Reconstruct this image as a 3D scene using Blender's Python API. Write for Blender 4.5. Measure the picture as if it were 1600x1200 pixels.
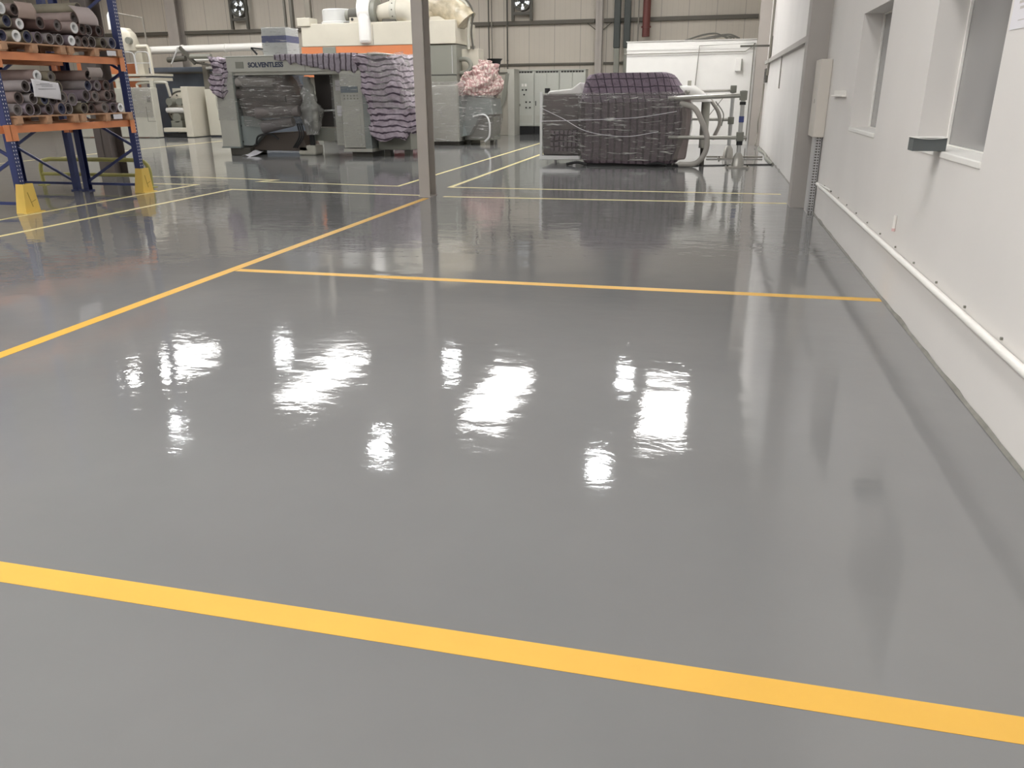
import bpy, bmesh, math, random
from mathutils import Vector, Matrix, noise
random.seed(7)
S = bpy.context.scene
for o in list(bpy.data.objects): bpy.data.objects.remove(o)
COL = S.collection
PI = math.pi

# ---------------------------------------------------------------- camera
cam_d = bpy.data.cameras.new('camera'); cam = bpy.data.objects.new('camera', cam_d); COL.objects.link(cam)
cam_d.sensor_fit = 'HORIZONTAL'; cam_d.sensor_width = 36.0; cam_d.lens = 27.5435
cam_d.clip_start = 0.05; cam_d.clip_end = 200
RX = Vector((0.97160302, 0.23646338, -0.00852305))
DN = Vector((0.07448008, -0.33982317, -0.93753556))
FW = Vector((-0.22458916, 0.91027759, -0.34778503))
m3 = Matrix((RX, -DN, -FW)).transposed()
cam.matrix_world = Matrix.Translation((0, 0, 1.5)) @ m3.to_4x4()
S.camera = cam

# ---------------------------------------------------------------- world / exposure
w = bpy.data.worlds.new('world'); S.world = w; w.use_nodes = True
w.node_tree.nodes['Background'].inputs[0].default_value = (0.75, 0.85, 1, 1)
w.node_tree.nodes['Background'].inputs[1].default_value = 0.35
S.view_settings.view_transform = 'Standard'; S.view_settings.look = 'None'
S.view_settings.gamma = 1.0; S.view_settings.use_curve_mapping = False
S.view_settings.exposure = 0.18
ROOF_L = 15.5      # rooflight panels, daylight through translucent sheet; many added to brighten the hall
BAY_L = 95.0       # LED high bay lamps
CEIL = 7.0

# ---------------------------------------------------------------- materials
def lin(c):
    c /= 255.0
    return c / 12.92 if c <= 0.04045 else ((c + 0.055) / 1.055) ** 2.4
def C(r, g, b, k=1.5):           # surface colour from how it reads in the lit hall
    return tuple(min(0.86, lin(v) * k) for v in (r, g, b)) + (1,)
MATS = {}
def mat(name, col, rough=0.5, metal=0.0, var=0.0, vscale=3.0, bump=0.0, bscale=20.0, coat=0.0, alpha=1.0, spec=0.5):
    if name in MATS: return MATS[name]
    m = bpy.data.materials.new(name); m.use_nodes = True; MATS[name] = m
    nt = m.node_tree; b = nt.nodes['Principled BSDF']
    b.inputs['Base Color'].default_value = col; b.inputs['Roughness'].default_value = rough
    b.inputs['Metallic'].default_value = metal; b.inputs['Coat Weight'].default_value = coat
    b.inputs['Alpha'].default_value = alpha; b.inputs['Specular IOR Level'].default_value = spec
    if var or bump:
        tc = nt.nodes.new('ShaderNodeTexCoord')
    if var:
        n = nt.nodes.new('ShaderNodeTexNoise'); n.inputs['Scale'].default_value = vscale; n.inputs['Detail'].default_value = 5
        r = nt.nodes.new('ShaderNodeValToRGB')
        r.color_ramp.elements[0].position = 0.3; r.color_ramp.elements[1].position = 0.7
        r.color_ramp.elements[0].color = tuple(c * (1 - var) for c in col[:3]) + (1,)
        r.color_ramp.elements[1].color = tuple(min(1, c * (1 + var)) for c in col[:3]) + (1,)
        nt.links.new(tc.outputs['Object'], n.inputs['Vector']); nt.links.new(n.outputs['Fac'], r.inputs[0])
        nt.links.new(r.outputs[0], b.inputs['Base Color'])
    if bump:
        n = nt.nodes.new('ShaderNodeTexNoise'); n.inputs['Scale'].default_value = bscale; n.inputs['Detail'].default_value = 3
        bm_ = nt.nodes.new('ShaderNodeBump'); bm_.inputs['Strength'].default_value = bump; bm_.inputs['Distance'].default_value = 0.02
        nt.links.new(tc.outputs['Object'], n.inputs['Vector']); nt.links.new(n.outputs['Fac'], bm_.inputs['Height'])
        nt.links.new(bm_.outputs[0], b.inputs['Normal'])
    return m
def node(nt, t, **kw):
    n = nt.nodes.new(t)
    for k, v in kw.items(): setattr(n, k, v)
    return n
def math_n(nt, op, a, b=None):
    n = nt.nodes.new('ShaderNodeMath'); n.operation = op
    for i, v in enumerate((a, b)):
        if v is None: continue
        if isinstance(v, (int, float)): n.inputs[i].default_value = v
        else: nt.links.new(v, n.inputs[i])
    return n.outputs[0]

def floor_mat():
    m = mat('grey_epoxy', C(128, 126, 124), 0.06); nt = m.node_tree; b = nt.nodes['Principled BSDF']
    tc = node(nt, 'ShaderNodeTexCoord')
    # worn tone differences in the paint itself
    n1 = node(nt, 'ShaderNodeTexNoise'); n1.inputs['Scale'].default_value = 0.55; n1.inputs['Detail'].default_value = 6; n1.inputs['Roughness'].default_value = 0.6
    nt.links.new(tc.outputs['Object'], n1.inputs['Vector'])
    r1 = node(nt, 'ShaderNodeValToRGB'); r1.color_ramp.elements[0].position = 0.3; r1.color_ramp.elements[1].position = 0.75
    r1.color_ramp.elements[0].color = (0.196, 0.196, 0.196, 1); r1.color_ramp.elements[1].color = (0.226, 0.225, 0.223, 1)
    nt.links.new(n1.outputs['Fac'], r1.inputs[0]); nt.links.new(r1.outputs[0], b.inputs['Base Color'])
    # gloss: faint patches
    n3 = node(nt, 'ShaderNodeTexNoise'); n3.inputs['Scale'].default_value = 1.3; n3.inputs['Detail'].default_value = 4
    nt.links.new(tc.outputs['Object'], n3.inputs['Vector'])
    mr = node(nt, 'ShaderNodeMapRange'); mr.inputs['From Min'].default_value = 0.35; mr.inputs['From Max'].default_value = 0.7
    mr.inputs['To Min'].default_value = 0.03; mr.inputs['To Max'].default_value = 0.075
    nt.links.new(n3.outputs['Fac'], mr.inputs['Value']); nt.links.new(mr.outputs[0], b.inputs['Roughness'])
    # self-levelled coating: long soft ripples and a fine orange peel
    mp = node(nt, 'ShaderNodeMapping'); mp.inputs['Scale'].default_value = (1.0, 1.6, 1.0); mp.inputs['Rotation'].default_value = (0, 0, 0.25)
    nt.links.new(tc.outputs['Object'], mp.inputs['Vector'])
    na = node(nt, 'ShaderNodeTexNoise'); na.inputs['Scale'].default_value = 5.0; na.inputs['Detail'].default_value = 2.5; na.inputs['Distortion'].default_value = 0.6
    nb = node(nt, 'ShaderNodeTexNoise'); nb.inputs['Scale'].default_value = 42.0; nb.inputs['Detail'].default_value = 2.0
    nt.links.new(mp.outputs[0], na.inputs['Vector']); nt.links.new(mp.outputs[0], nb.inputs['Vector'])
    h = math_n(nt, 'ADD', math_n(nt, 'MULTIPLY', na.outputs['Fac'], 1.0), math_n(nt, 'MULTIPLY', nb.outputs['Fac'], 0.13))
    nc = node(nt, 'ShaderNodeTexNoise'); nc.inputs['Scale'].default_value = 1.9; nc.inputs['Detail'].default_value = 1.5; nt.links.new(mp.outputs[0], nc.inputs['Vector'])
    h = math_n(nt, 'ADD', h, math_n(nt, 'MULTIPLY', nc.outputs['Fac'], 2.0))
    bp = node(nt, 'ShaderNodeBump'); bp.inputs['Strength'].default_value = 1.0; bp.inputs['Distance'].default_value = 0.0013
    nt.links.new(h, bp.inputs['Height']); nt.links.new(bp.outputs[0], b.inputs['Normal'])
    return m
def cladding_mat(name, col, pitch=1.0, axis=0, dark=0.55, wdt=0.02):
    m = mat(name, col, 0.45); nt = m.node_tree; b = nt.nodes['Principled BSDF']
    tc = node(nt, 'ShaderNodeTexCoord'); sp = node(nt, 'ShaderNodeSeparateXYZ'); nt.links.new(tc.outputs['Object'], sp.inputs[0])
    f = math_n(nt, 'FRACT', math_n(nt, 'MULTIPLY', sp.outputs[axis], 1 / pitch))
    s = math_n(nt, 'LESS_THAN', f, wdt)
    f2 = math_n(nt, 'FRACT', math_n(nt, 'MULTIPLY', sp.outputs[axis], 5 / pitch))
    s2 = math_n(nt, 'MULTIPLY', math_n(nt, 'LESS_THAN', f2, 0.12), 0.12)
    ss = math_n(nt, 'MAXIMUM', s, s2)
    n = node(nt, 'ShaderNodeTexNoise'); n.inputs['Scale'].default_value = 0.7; n.inputs['Detail'].default_value = 4
    nt.links.new(tc.outputs['Object'], n.inputs['Vector'])
    r = node(nt, 'ShaderNodeValToRGB'); r.color_ramp.elements[0].position = 0.3; r.color_ramp.elements[1].position = 0.7
    r.color_ramp.elements[0].color = tuple(c * 0.93 for c in col[:3]) + (1,); r.color_ramp.elements[1].color = col
    nt.links.new(n.outputs['Fac'], r.inputs[0])
    mx = node(nt, 'ShaderNodeMixRGB'); nt.links.new(ss, mx.inputs[0]); nt.links.new(r.outputs[0], mx.inputs[1])
    mx.inputs[2].default_value = tuple(c * dark for c in col[:3]) + (1,)
    nt.links.new(mx.outputs[0], b.inputs['Base Color'])
    return m
def stripe_mat(name, base, dark, pu=0.0, wu=0.2, pv=0.0, wv=0.2, rough=0.85, mid=None, wob=0.1):
    m = mat(name, base, rough); nt = m.node_tree; b = nt.nodes['Principled BSDF']
    uv = node(nt, 'ShaderNodeUVMap'); uv.uv_map = 'UVMap'; sp = node(nt, 'ShaderNodeSeparateXYZ'); nt.links.new(uv.outputs[0], sp.inputs[0])
    tc = node(nt, 'ShaderNodeTexCoord')
    nz = node(nt, 'ShaderNodeTexNoise'); nz.inputs['Scale'].default_value = 3.0; nt.links.new(tc.outputs['Object'], nz.inputs['Vector'])
    off = math_n(nt, 'MULTIPLY', math_n(nt, 'SUBTRACT', nz.outputs['Fac'], 0.5), wob)
    s = None
    for p, wd, ax in ((pu, wu, 0), (pv, wv, 1)):
        if not p: continue
        f = math_n(nt, 'FRACT', math_n(nt, 'MULTIPLY', math_n(nt, 'ADD', sp.outputs[ax], off), 1 / p))
        k = math_n(nt, 'LESS_THAN', f, wd)
        s = k if s is None else math_n(nt, 'MAXIMUM', s, k)
    nn = node(nt, 'ShaderNodeTexNoise'); nn.inputs['Scale'].default_value = 9; nt.links.new(tc.outputs['Object'], nn.inputs['Vector'])
    c1 = node(nt, 'ShaderNodeMixRGB'); nt.links.new(nn.outputs['Fac'], c1.inputs[0]); c1.inputs[1].default_value = base
    c1.inputs[2].default_value = mid or tuple(c * 0.7 for c in base[:3]) + (1,)
    mx = node(nt, 'ShaderNodeMixRGB'); nt.links.new(s, mx.inputs[0]); nt.links.new(c1.outputs[0], mx.inputs[1]); mx.inputs[2].default_value = dark
    wn = node(nt, 'ShaderNodeTexNoise'); wn.inputs['Scale'].default_value = 4.5; wn.inputs['Detail'].default_value = 3; wn.inputs['Distortion'].default_value = 1.5; nt.links.new(tc.outputs['Object'], wn.inputs['Vector'])
    bp = node(nt, 'ShaderNodeBump'); bp.inputs['Strength'].default_value = 0.8; bp.inputs['Distance'].default_value = 0.09
    nt.links.new(wn.outputs['Fac'], bp.inputs['Height']); nt.links.new(bp.outputs[0], b.inputs['Normal'])
    nt.links.new(mx.outputs[0], b.inputs['Base Color'])
    return m
def film_mat(name, base_alpha=0.16, streak=0.75, tint=(0.86, 0.85, 0.83, 1), rot=0.0, scale=(1.2, 1.2, 11), haze=(0.30, 0.28, 0.26, 1)):
    m = mat(name, tint, 0.16); nt = m.node_tree; b = nt.nodes['Principled BSDF']
    tc = node(nt, 'ShaderNodeTexCoord'); mp = node(nt, 'ShaderNodeMapping'); mp.inputs['Scale'].default_value = scale; mp.inputs['Rotation'].default_value = (0, rot, 0)
    nt.links.new(tc.outputs['Object'], mp.inputs['Vector'])
    n = node(nt, 'ShaderNodeTexNoise'); n.inputs['Scale'].default_value = 2.2; n.inputs['Detail'].default_value = 6; n.inputs['Roughness'].default_value = 0.65; n.inputs['Distortion'].default_value = 0.8
    nt.links.new(mp.outputs[0], n.inputs['Vector'])
    mr = node(nt, 'ShaderNodeMapRange'); mr.inputs['From Min'].default_value = 0.565; mr.inputs['From Max'].default_value = 0.68
    mr.inputs['To Min'].default_value = base_alpha; mr.inputs['To Max'].default_value = streak
    nt.links.new(n.outputs['Fac'], mr.inputs['Value']); nt.links.new(mr.outputs[0], b.inputs['Alpha'])
    cr = node(nt, 'ShaderNodeValToRGB'); cr.color_ramp.elements[0].position = 0.54; cr.color_ramp.elements[1].position = 0.66  # white streaks: wrinkled film with its highlights put into colour and alpha
    cr.color_ramp.elements[0].color = haze; cr.color_ramp.elements[1].color = tint
    nt.links.new(n.outputs['Fac'], cr.inputs[0]); nt.links.new(cr.outputs[0], b.inputs['Base Color'])
    bp = node(nt, 'ShaderNodeBump'); bp.inputs['Strength'].default_value = 0.9; bp.inputs['Distance'].default_value = 0.05
    nt.links.new(n.outputs['Fac'], bp.inputs['Height']); nt.links.new(bp.outputs[0], b.inputs['Normal'])
    return m
def emit_mat(name, col, strength):
    m = bpy.data.materials.new(name); m.use_nodes = True; nt = m.node_tree; nt.nodes.clear()
    e = nt.nodes.new('ShaderNodeEmission'); e.inputs[0].default_value = col; e.inputs[1].default_value = strength
    o = nt.nodes.new('ShaderNodeOutputMaterial'); nt.links.new(e.outputs[0], o.inputs[0]); MATS[name] = m
    return m

M_FLOOR = floor_mat()
M_WALL = mat('white_painted_wall', C(186, 183, 180), 0.6, var=0.025, vscale=1.1, bump=0.03, bscale=14)
M_CLAD = cladding_mat('beige_cladding', C(172, 165, 154, 1.45), 1.0)
M_CEIL = cladding_mat('ceiling_sheet', C(138, 138, 137), 1.0, axis=0)
M_YEL = mat('yellow_tape', (0.74, 0.425, 0.07, 1), 0.45, var=0.03, vscale=4)
M_YELP = mat('pale_yellow_tape', (0.84, 0.72, 0.36, 1), 0.45)
M_STEEL = mat('grey_painted_steel', C(144, 138, 132), 0.5, var=0.05, vscale=2)
M_COLR = mat('light_grey_column_paint', C(142, 138, 134), 0.55, var=0.04, vscale=2)
M_DARKST = mat('dark_steel', C(70, 68, 62), 0.5)
M_GIRT = mat('girt_steel', C(78, 74, 66), 0.5)
M_BLUE = mat('rack_blue_paint', C(42, 50, 88), 0.45, var=0.08)
M_ORANGE = mat('rack_orange_paint', C(198, 126, 84, 1.4), 0.5, var=0.06)
M_GUARD = mat('guard_yellow_paint', (0.80, 0.56, 0.13, 1), 0.45, var=0.05)
M_RAILY = mat('rail_olive_yellow', C(150, 145, 82), 0.5)
M_WOOD = mat('pallet_wood', C(158, 124, 98), 0.8, var=0.15, vscale=14, bump=0.2, bscale=40)
M_CREAM = mat('cream_paint', (0.62, 0.58, 0.485, 1), 0.45, var=0.03)
M_CREAM2 = mat('pale_green_cream_paint', (0.56, 0.545, 0.47, 1), 0.45, var=0.04)
M_OVEN_O = mat('oven_orange', C(196, 120, 78, 1.2), 0.45, var=0.03)
M_MGREY = mat('machine_grey_green', C(152, 151, 143), 0.45, var=0.05)
M_MGREY2 = mat('machine_blue_grey', C(112, 118, 116), 0.45, var=0.05)
M_CABG = mat('cabinet_grey', C(112, 112, 104), 0.45)
M_ELEC = mat('electrical_cabinet_paint', C(160, 161, 154), 0.45, var=0.02)
M_BLACK = mat('black_rubber', (0.015, 0.015, 0.016, 1), 0.5)
M_DARK = mat('dark_recess', (0.035, 0.033, 0.032, 1), 0.5)
M_DBROWN = mat('dark_brown_cover', C(84, 76, 74), 0.5, var=0.2, vscale=4, bump=0.4, bscale=6)
M_WHITE = mat('white_paint', C(196, 194, 190), 0.5, var=0.02)
M_PAPER = mat('paper', C(190, 188, 192), 0.8)
M_CARD = mat('kraft_paper', C(150, 133, 125), 0.85, var=0.06)
M_CHROME = mat('steel_tube', C(150, 148, 142), 0.3, 0.6)
M_ALU = mat('aluminium', C(190, 190, 190), 0.35, 0.5)
M_HOSE = mat('grey_hose', C(150, 146, 140), 0.5)
M_MAROON = mat('maroon_paint', C(88, 44, 46, 1.1), 0.5)
M_REDP = mat('dark_red_pipe', C(98, 52, 48, 1.2), 0.5)
M_NAVY = mat('navy_stripe', C(52, 62, 108), 0.4)
M_FILM = film_mat('stretch_film_clear', 0.34, 0.85)
M_FILML = film_mat('stretch_film_light', 0.22, 0.8, haze=(0.55, 0.54, 0.50, 1))
M_FILMV = film_mat('stretch_film_bunched', 0.5, 0.95, scale=(3, 3, 2.5), haze=(0.5, 0.49, 0.46, 1))
M_GLASS = mat('frosted_dark_pane', C(118, 117, 117), 0.15)
M_ROOF = emit_mat('rooflight_and_added_panel', (1, 0.985, 0.96, 1), ROOF_L)
M_LED = emit_mat('led_lamp', (0.96, 0.99, 1, 1), BAY_L)
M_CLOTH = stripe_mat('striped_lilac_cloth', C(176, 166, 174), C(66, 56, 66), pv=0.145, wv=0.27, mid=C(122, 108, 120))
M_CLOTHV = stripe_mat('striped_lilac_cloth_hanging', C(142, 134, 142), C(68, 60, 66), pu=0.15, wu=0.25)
M_PLAID = stripe_mat('purple_plaid_cloth', C(122, 108, 120, 1.3), C(66, 57, 66, 1.25), pu=0.155, wu=0.16, pv=0.16, wv=0.14, mid=C(100, 88, 98, 1.3), wob=0.05)
M_PLAIDL = stripe_mat('purple_striped_cloth', C(112, 98, 106, 1.3), C(70, 60, 66, 1.3), pu=0.155, wu=0.3, pv=0.0, mid=C(88, 78, 84, 1.3), wob=0.06)
M_PINK = stripe_mat('pink_patterned_cloth', C(192, 176, 168, 1.3), C(150, 118, 116, 1.3), pu=0.13, wu=0.25, pv=0.12, wv=0.3, wob=0.3)

# ---------------------------------------------------------------- mesh builder
def tag(o, label=None, cat=None, group=None, kind=None):
    if label: o['label'] = label
    if cat: o['category'] = cat
    if group: o['group'] = group
    if kind: o['kind'] = kind
    return o
def thing(name, loc, label, cat, group=None):
    o = bpy.data.objects.new(name, None); o.empty_display_size = 0.2; COL.objects.link(o); o.location = loc
    return tag(o, label, cat, group)
def wloc(o):
    v = Vector((0, 0, 0))
    while o: v += Vector(o.location); o = o.parent
    return v
class MB:
    def __init__(s): s.v = []; s.f = []; s.uv = {}
    def add(s, vs, fs, uvs=None):
        k = len(s.v); s.v += [Vector(v) for v in vs]
        for i, f in enumerate(fs):
            if uvs: s.uv[len(s.f)] = uvs[i]
            s.f.append([a + k for a in f])
        return s
    def box(s, x0, x1, y0, y1, z0, z1):
        vs = [(x, y, z) for x in (x0, x1) for y in (y0, y1) for z in (z0, z1)]
        return s.add(vs, [(0, 1, 3, 2), (4, 6, 7, 5), (0, 4, 5, 1), (2, 3, 7, 6), (0, 2, 6, 4), (1, 5, 7, 3)])
    def beam(s, a, b, w, h, up=(0, 0, 1)):
        a = Vector(a); b = Vector(b); d = (b - a).normalized(); up = Vector(up)
        if abs(d.dot(up)) > 0.99: up = Vector((0, 1, 0))
        sx = d.cross(up).normalized(); sy = sx.cross(d).normalized()
        vs = []
        for p in (a, b):
            for i, j in ((-1, -1), (1, -1), (1, 1), (-1, 1)): vs.append(p + sx * i * w / 2 + sy * j * h / 2)
        return s.add(vs, [(3, 2, 1, 0), (4, 5, 6, 7), (0, 1, 5, 4), (1, 2, 6, 5), (2, 3, 7, 6), (3, 0, 4, 7)])
    def tube(s, pts, r, n=12, caps=True):
        pts = [Vector(p) for p in pts]; rs = r if isinstance(r, (list, tuple)) else [r] * len(pts)
        ref = Vector((0, 0, 1)); vs = []; prev = None
        for i, p in enumerate(pts):
            d = ((pts[i + 1] if i < len(pts) - 1 else p) - (pts[i - 1] if i else p)).normalized()
            if prev is None:
                sx = d.cross(ref)
                if sx.length < 0.05: sx = d.cross(Vector((0, 1, 0)))
            else: sx = prev - d * prev.dot(d)
            sx.normalize(); prev = sx; sy = d.cross(sx)
            for k in range(n):
                a = 2 * PI * k / n; vs.append(p + sx * math.cos(a) * rs[i] + sy * math.sin(a) * rs[i])
        fs = []
        for i in range(len(pts) - 1):
            for k in range(n): fs.append((i * n + k, i * n + (k + 1) % n, (i + 1) * n + (k + 1) % n, (i + 1) * n + k))
        if caps: fs.append(tuple(range(n))[::-1]); fs.append(tuple((len(pts) - 1) * n + k for k in range(n)))
        return s.add(vs, fs)
    def pipe(s, a, b, ro, ri, n=20):       # hollow tube with end rings
        a = Vector(a); b = Vector(b); d = (b - a).normalized()
        sx = d.cross(Vector((0, 0, 1)))
        if sx.length < 0.05: sx = d.cross(Vector((0, 1, 0)))
        sx.normalize(); sy = d.cross(sx); vs = []
        for p, r in ((a, ro), (b, ro), (b, ri), (a, ri)):
            for k in range(n):
                t = 2 * PI * k / n; vs.append(p + sx * math.cos(t) * r + sy * math.sin(t) * r)
        fs = []
        for j in range(4):
            for k in range(n): fs.append((j * n + k, j * n + (k + 1) % n, ((j + 1) % 4) * n + (k + 1) % n, ((j + 1) % 4) * n + k))
        return s.add(vs, fs)
    def prism(s, poly, axis, a, b):        # poly in the two other axes, extruded along axis
        def P(u, v, t): return {0: (t, u, v), 1: (u, t, v), 2: (u, v, t)}[axis]
        n = len(poly)
        vs = [P(u, v, a) for u, v in poly] + [P(u, v, b) for u, v in poly]
        fs = [tuple(range(n))[::-1], tuple(range(n, 2 * n))] + [(i, (i + 1) % n, n + (i + 1) % n, n + i) for i in range(n)]
        return s.add(vs, fs)
    def loft(s, levels, n=64, disp=0.03, fs_=2.0, seed=0, cap=True, fold=0.0, foldn=18, power=5.0):
        # levels: (z, x0, x1, y0, y1); superellipse sections, UVs in metres
        base = len(s.v); L = []
        for li, (z, x0, x1, y0, y1) in enumerate(levels):
            ring = []; per = 0; last = None
            for k in range(n + 1):
                t = 2 * PI * k / n; c, q = math.cos(t), math.sin(t)
                ux = math.copysign(abs(c) ** (2 / power), c); uy = math.copysign(abs(q) ** (2 / power), q)
                p = Vector(((x0 + x1) / 2 + ux * (x1 - x0) / 2, (y0 + y1) / 2 + uy * (y1 - y0) / 2, z))
                nrm = Vector((c, q, 0)).normalized()
                dd = noise.noise(p * fs_ + Vector((seed, 0, 0))) * disp + noise.noise(p * fs_ * 3.1 + Vector((seed, 5, 0))) * disp * 0.4
                dd += fold * math.sin(t * foldn + 2 * noise.noise(p * 1.2)) * (0.6 + 0.4 * noise.noise(p))
                if last is not None: per += (p - last).length
                last = p.copy(); ring.append((p + nrm * dd + Vector((0, 0, dd * 0.5)), p.x + p.y * 0.9, z))
            L.append(ring)
        for ring in L: s.v += [q[0] for q in ring]
        m_ = n + 1
        for i in range(len(L) - 1):
            for k in range(n):
                s.uv[len(s.f)] = [(L[i][k][1], L[i][k][2]), (L[i][k + 1][1], L[i][k + 1][2]), (L[i + 1][k + 1][1], L[i + 1][k + 1][2]), (L[i + 1][k][1], L[i + 1][k][2])]
                s.f.append([base + i * m_ + k, base + i * m_ + k + 1, base + (i + 1) * m_ + k + 1, base + (i + 1) * m_ + k])
        if cap:
            top = L[-1]; cx = sum((q[0] for q in top[:-1]), Vector()) / n
            s.v.append(cx); ci = len(s.v) - 1; b0 = base + (len(L) - 1) * m_
            for k in range(n):
                s.uv[len(s.f)] = [(top[k][0].x, top[k][0].y), (top[k + 1][0].x, top[k + 1][0].y), (cx.x, cx.y)]
                s.f.append([b0 + k, b0 + k + 1, ci])
        return s
    def grid(s, fn, nu, nv, two=False):      # fn(u,v) -> (pos, (uu,vv))
        base = len(s.v); G = [[fn(i / nu, j / nv) for i in range(nu + 1)] for j in range(nv + 1)]
        for r in G: s.v += [Vector(q[0]) for q in r]
        for j in range(nv):
            for i in range(nu):
                a = [(j, i), (j, i + 1), (j + 1, i + 1), (j + 1, i)]
                s.uv[len(s.f)] = [G[p][q][1] for p, q in a]
                s.f.append([base + p * (nu + 1) + q for p, q in a])
        return s
    def build(s, name, m, parent=None, smooth=False, bevel=0.0, solid=0.0):
        xs = [v.x for v in s.v]; ys = [v.y for v in s.v]; zs = [v.z for v in s.v]
        org = Vector(((min(xs) + max(xs)) / 2, (min(ys) + max(ys)) / 2, min(zs)))
        me = bpy.data.meshes.new(name); me.from_pydata([tuple(v - org) for v in s.v], [], s.f)
        if s.uv:
            ul = me.uv_layers.new(name='UVMap')
            for fi, uvs in s.uv.items():
                p = me.polygons[fi]
                for li, q in zip(p.loop_indices, uvs): ul.data[li].uv = q
        bm = bmesh.new(); bm.from_mesh(me); bmesh.ops.recalc_face_normals(bm, faces=bm.faces); bm.to_mesh(me); bm.free()
        if smooth:
            for p in me.polygons: p.use_smooth = True
            if smooth != 'all': me.set_sharp_from_angle(angle=math.radians(40))
        me.materials.append(m); o = bpy.data.objects.new(name, me); COL.objects.link(o)
        o.parent = parent; o.location = org - (wloc(parent) if parent else Vector((0, 0, 0)))
        if solid:
            md = o.modifiers.new('thickness', 'SOLIDIFY'); md.thickness = solid
        if bevel:
            md = o.modifiers.new('bevel', 'BEVEL'); md.width = bevel; md.segments = 2; md.limit_method = 'ANGLE'
        return o
def densify(lv, k=3):
    out = []
    for a, b in zip(lv[:-1], lv[1:]):
        for i in range(k): out.append(tuple(p + (q - p) * i / k for p, q in zip(a, b)))
    return out + [lv[-1]]
def struct(o): o['kind'] = 'structure'; return o
def bx(x0, x1, y0, y1, z0, z1): return MB().box(x0, x1, y0, y1, z0, z1)
def curve(pts, n=8):                          # Catmull-Rom through points
    P = [Vector(p) for p in pts]; P = [P[0] * 2 - P[1]] + P + [P[-1] * 2 - P[-2]]; out = []
    for i in range(1, len(P) - 2):
        for k in range(n):
            t = k / n; a, b, c, d = P[i - 1:i + 3]
            out.append(0.5 * ((2 * b) + (c - a) * t + (2 * a - 5 * b + 4 * c - d) * t * t + (3 * b - a - 3 * c + d) * t ** 3))
    out.append(P[-2]); return out
def text_part(name, body, size, loc, rot, m, parent, depth=0.003):
    cu = bpy.data.curves.new(name, 'FONT'); cu.body = body; cu.size = size; cu.extrude = depth; cu.offset = size * 0.035
    t = bpy.data.objects.new(name, cu); COL.objects.link(t)
    bpy.context.view_layer.update()
    me = bpy.data.meshes.new_from_object(t.evaluated_get(bpy.context.evaluated_depsgraph_get()))
    bpy.data.objects.remove(t); me.materials.clear(); me.materials.append(m)
    o = bpy.data.objects.new(name, me); COL.objects.link(o); o.parent = parent
    o.location = Vector(loc) - (wloc(parent) if parent else Vector()); o.rotation_euler = rot
    return o

# ================================================================ THE SETTING
XW = 1.36      # inner face of the right wall
YB = 32.3      # back wall
struct(bx(-30, XW + 0.3, -6, YB + 0.1, -0.2, 0).build('floor', M_FLOOR))
# ceiling with openings for the rooflights and the added panels
RL = [(-18.0, -16.4, 19.8, 23.4), (-12.1, -10.9, 19.4, 23.8), (-6.25, -5.05, 18.9, 23.4), (-1.35, -0.15, 19.0, 23.3),
      (-23, -21.7, 8, 14), (-28.3, -27, 8, 14), (-23, -21.7, -2, 3.5), (-14.5, -13.2, -1.5, 4.4), (-10.5, -9.2, -1.5, 4.4), (-5.9, -4.6, -1.5, 4.6), (-1.75, -0.35, 1.0, 4.4),  # added panels out of view, there to brighten the near and left hall
      (-24, -20, 26.1, 27.3), (-16.5, -13, 26.1, 27.3), (-9, -7, 26.1, 27.3), (-3.6, -2, 26.1, 27.3)]  # added strips tucked behind roof beams to brighten the back wall
xs = sorted({-30, XW + 0.3} | {r[0] for r in RL} | {r[1] for r in RL}); ys = sorted({-6, YB + 0.1} | {r[2] for r in RL} | {r[3] for r in RL})
cb = MB()
for i in range(len(xs) - 1):
    j = 0
    while j < len(ys) - 1:
        def hole(jj):
            cx, cy = (xs[i] + xs[i + 1]) / 2, (ys[jj] + ys[jj + 1]) / 2
            return any(r[0] < cx < r[1] and r[2] < cy < r[3] for r in RL)
        if hole(j): j += 1; continue
        k = j
        while k < len(ys) - 1 and not hole(k): k += 1
        cb.box(xs[i], xs[i + 1], ys[j], ys[k], CEIL, CEIL + 0.12); j = k
struct(cb.build('ceiling', M_CEIL))
for n_, r in enumerate(RL):
    o = struct(bx(r[0], r[1], r[2], r[3], CEIL + 0.02, CEIL + 0.05).build('window_%d' % (n_ + 3), M_ROOF))  # true rooflights and the added brightening panels alike
for n_, (y, dp) in enumerate(((5.8, 0.4), (11.7, 0.4), (17.2, 0.4), (25.95, 0.62), (29.25, 0.62))):  # last two unseen beams deepened to keep added strips out of floor reflections
    mb = MB().box(-30, XW, y - 0.1, y + 0.1, CEIL - dp, CEIL - dp + 0.02).box(-30, XW, y - 0.1, y + 0.1, CEIL - 0.02, CEIL).box(-30, XW, y - 0.006, y + 0.006, CEIL - dp + 0.02, CEIL - 0.02)
    struct(mb.build('trim_%d' % (n_ + 2), M_STEEL))
struct(bx(-30.2, -30, -6, YB, 0, CEIL).build('wall_left', M_CLAD))
struct(bx(-30, XW, -6.2, -6, 0, CEIL).build('wall_rear', M_WALL))
struct(bx(-30, XW + 0.3, YB, YB + 0.2, 0, CEIL).build('wall_back', M_CLAD))
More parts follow.
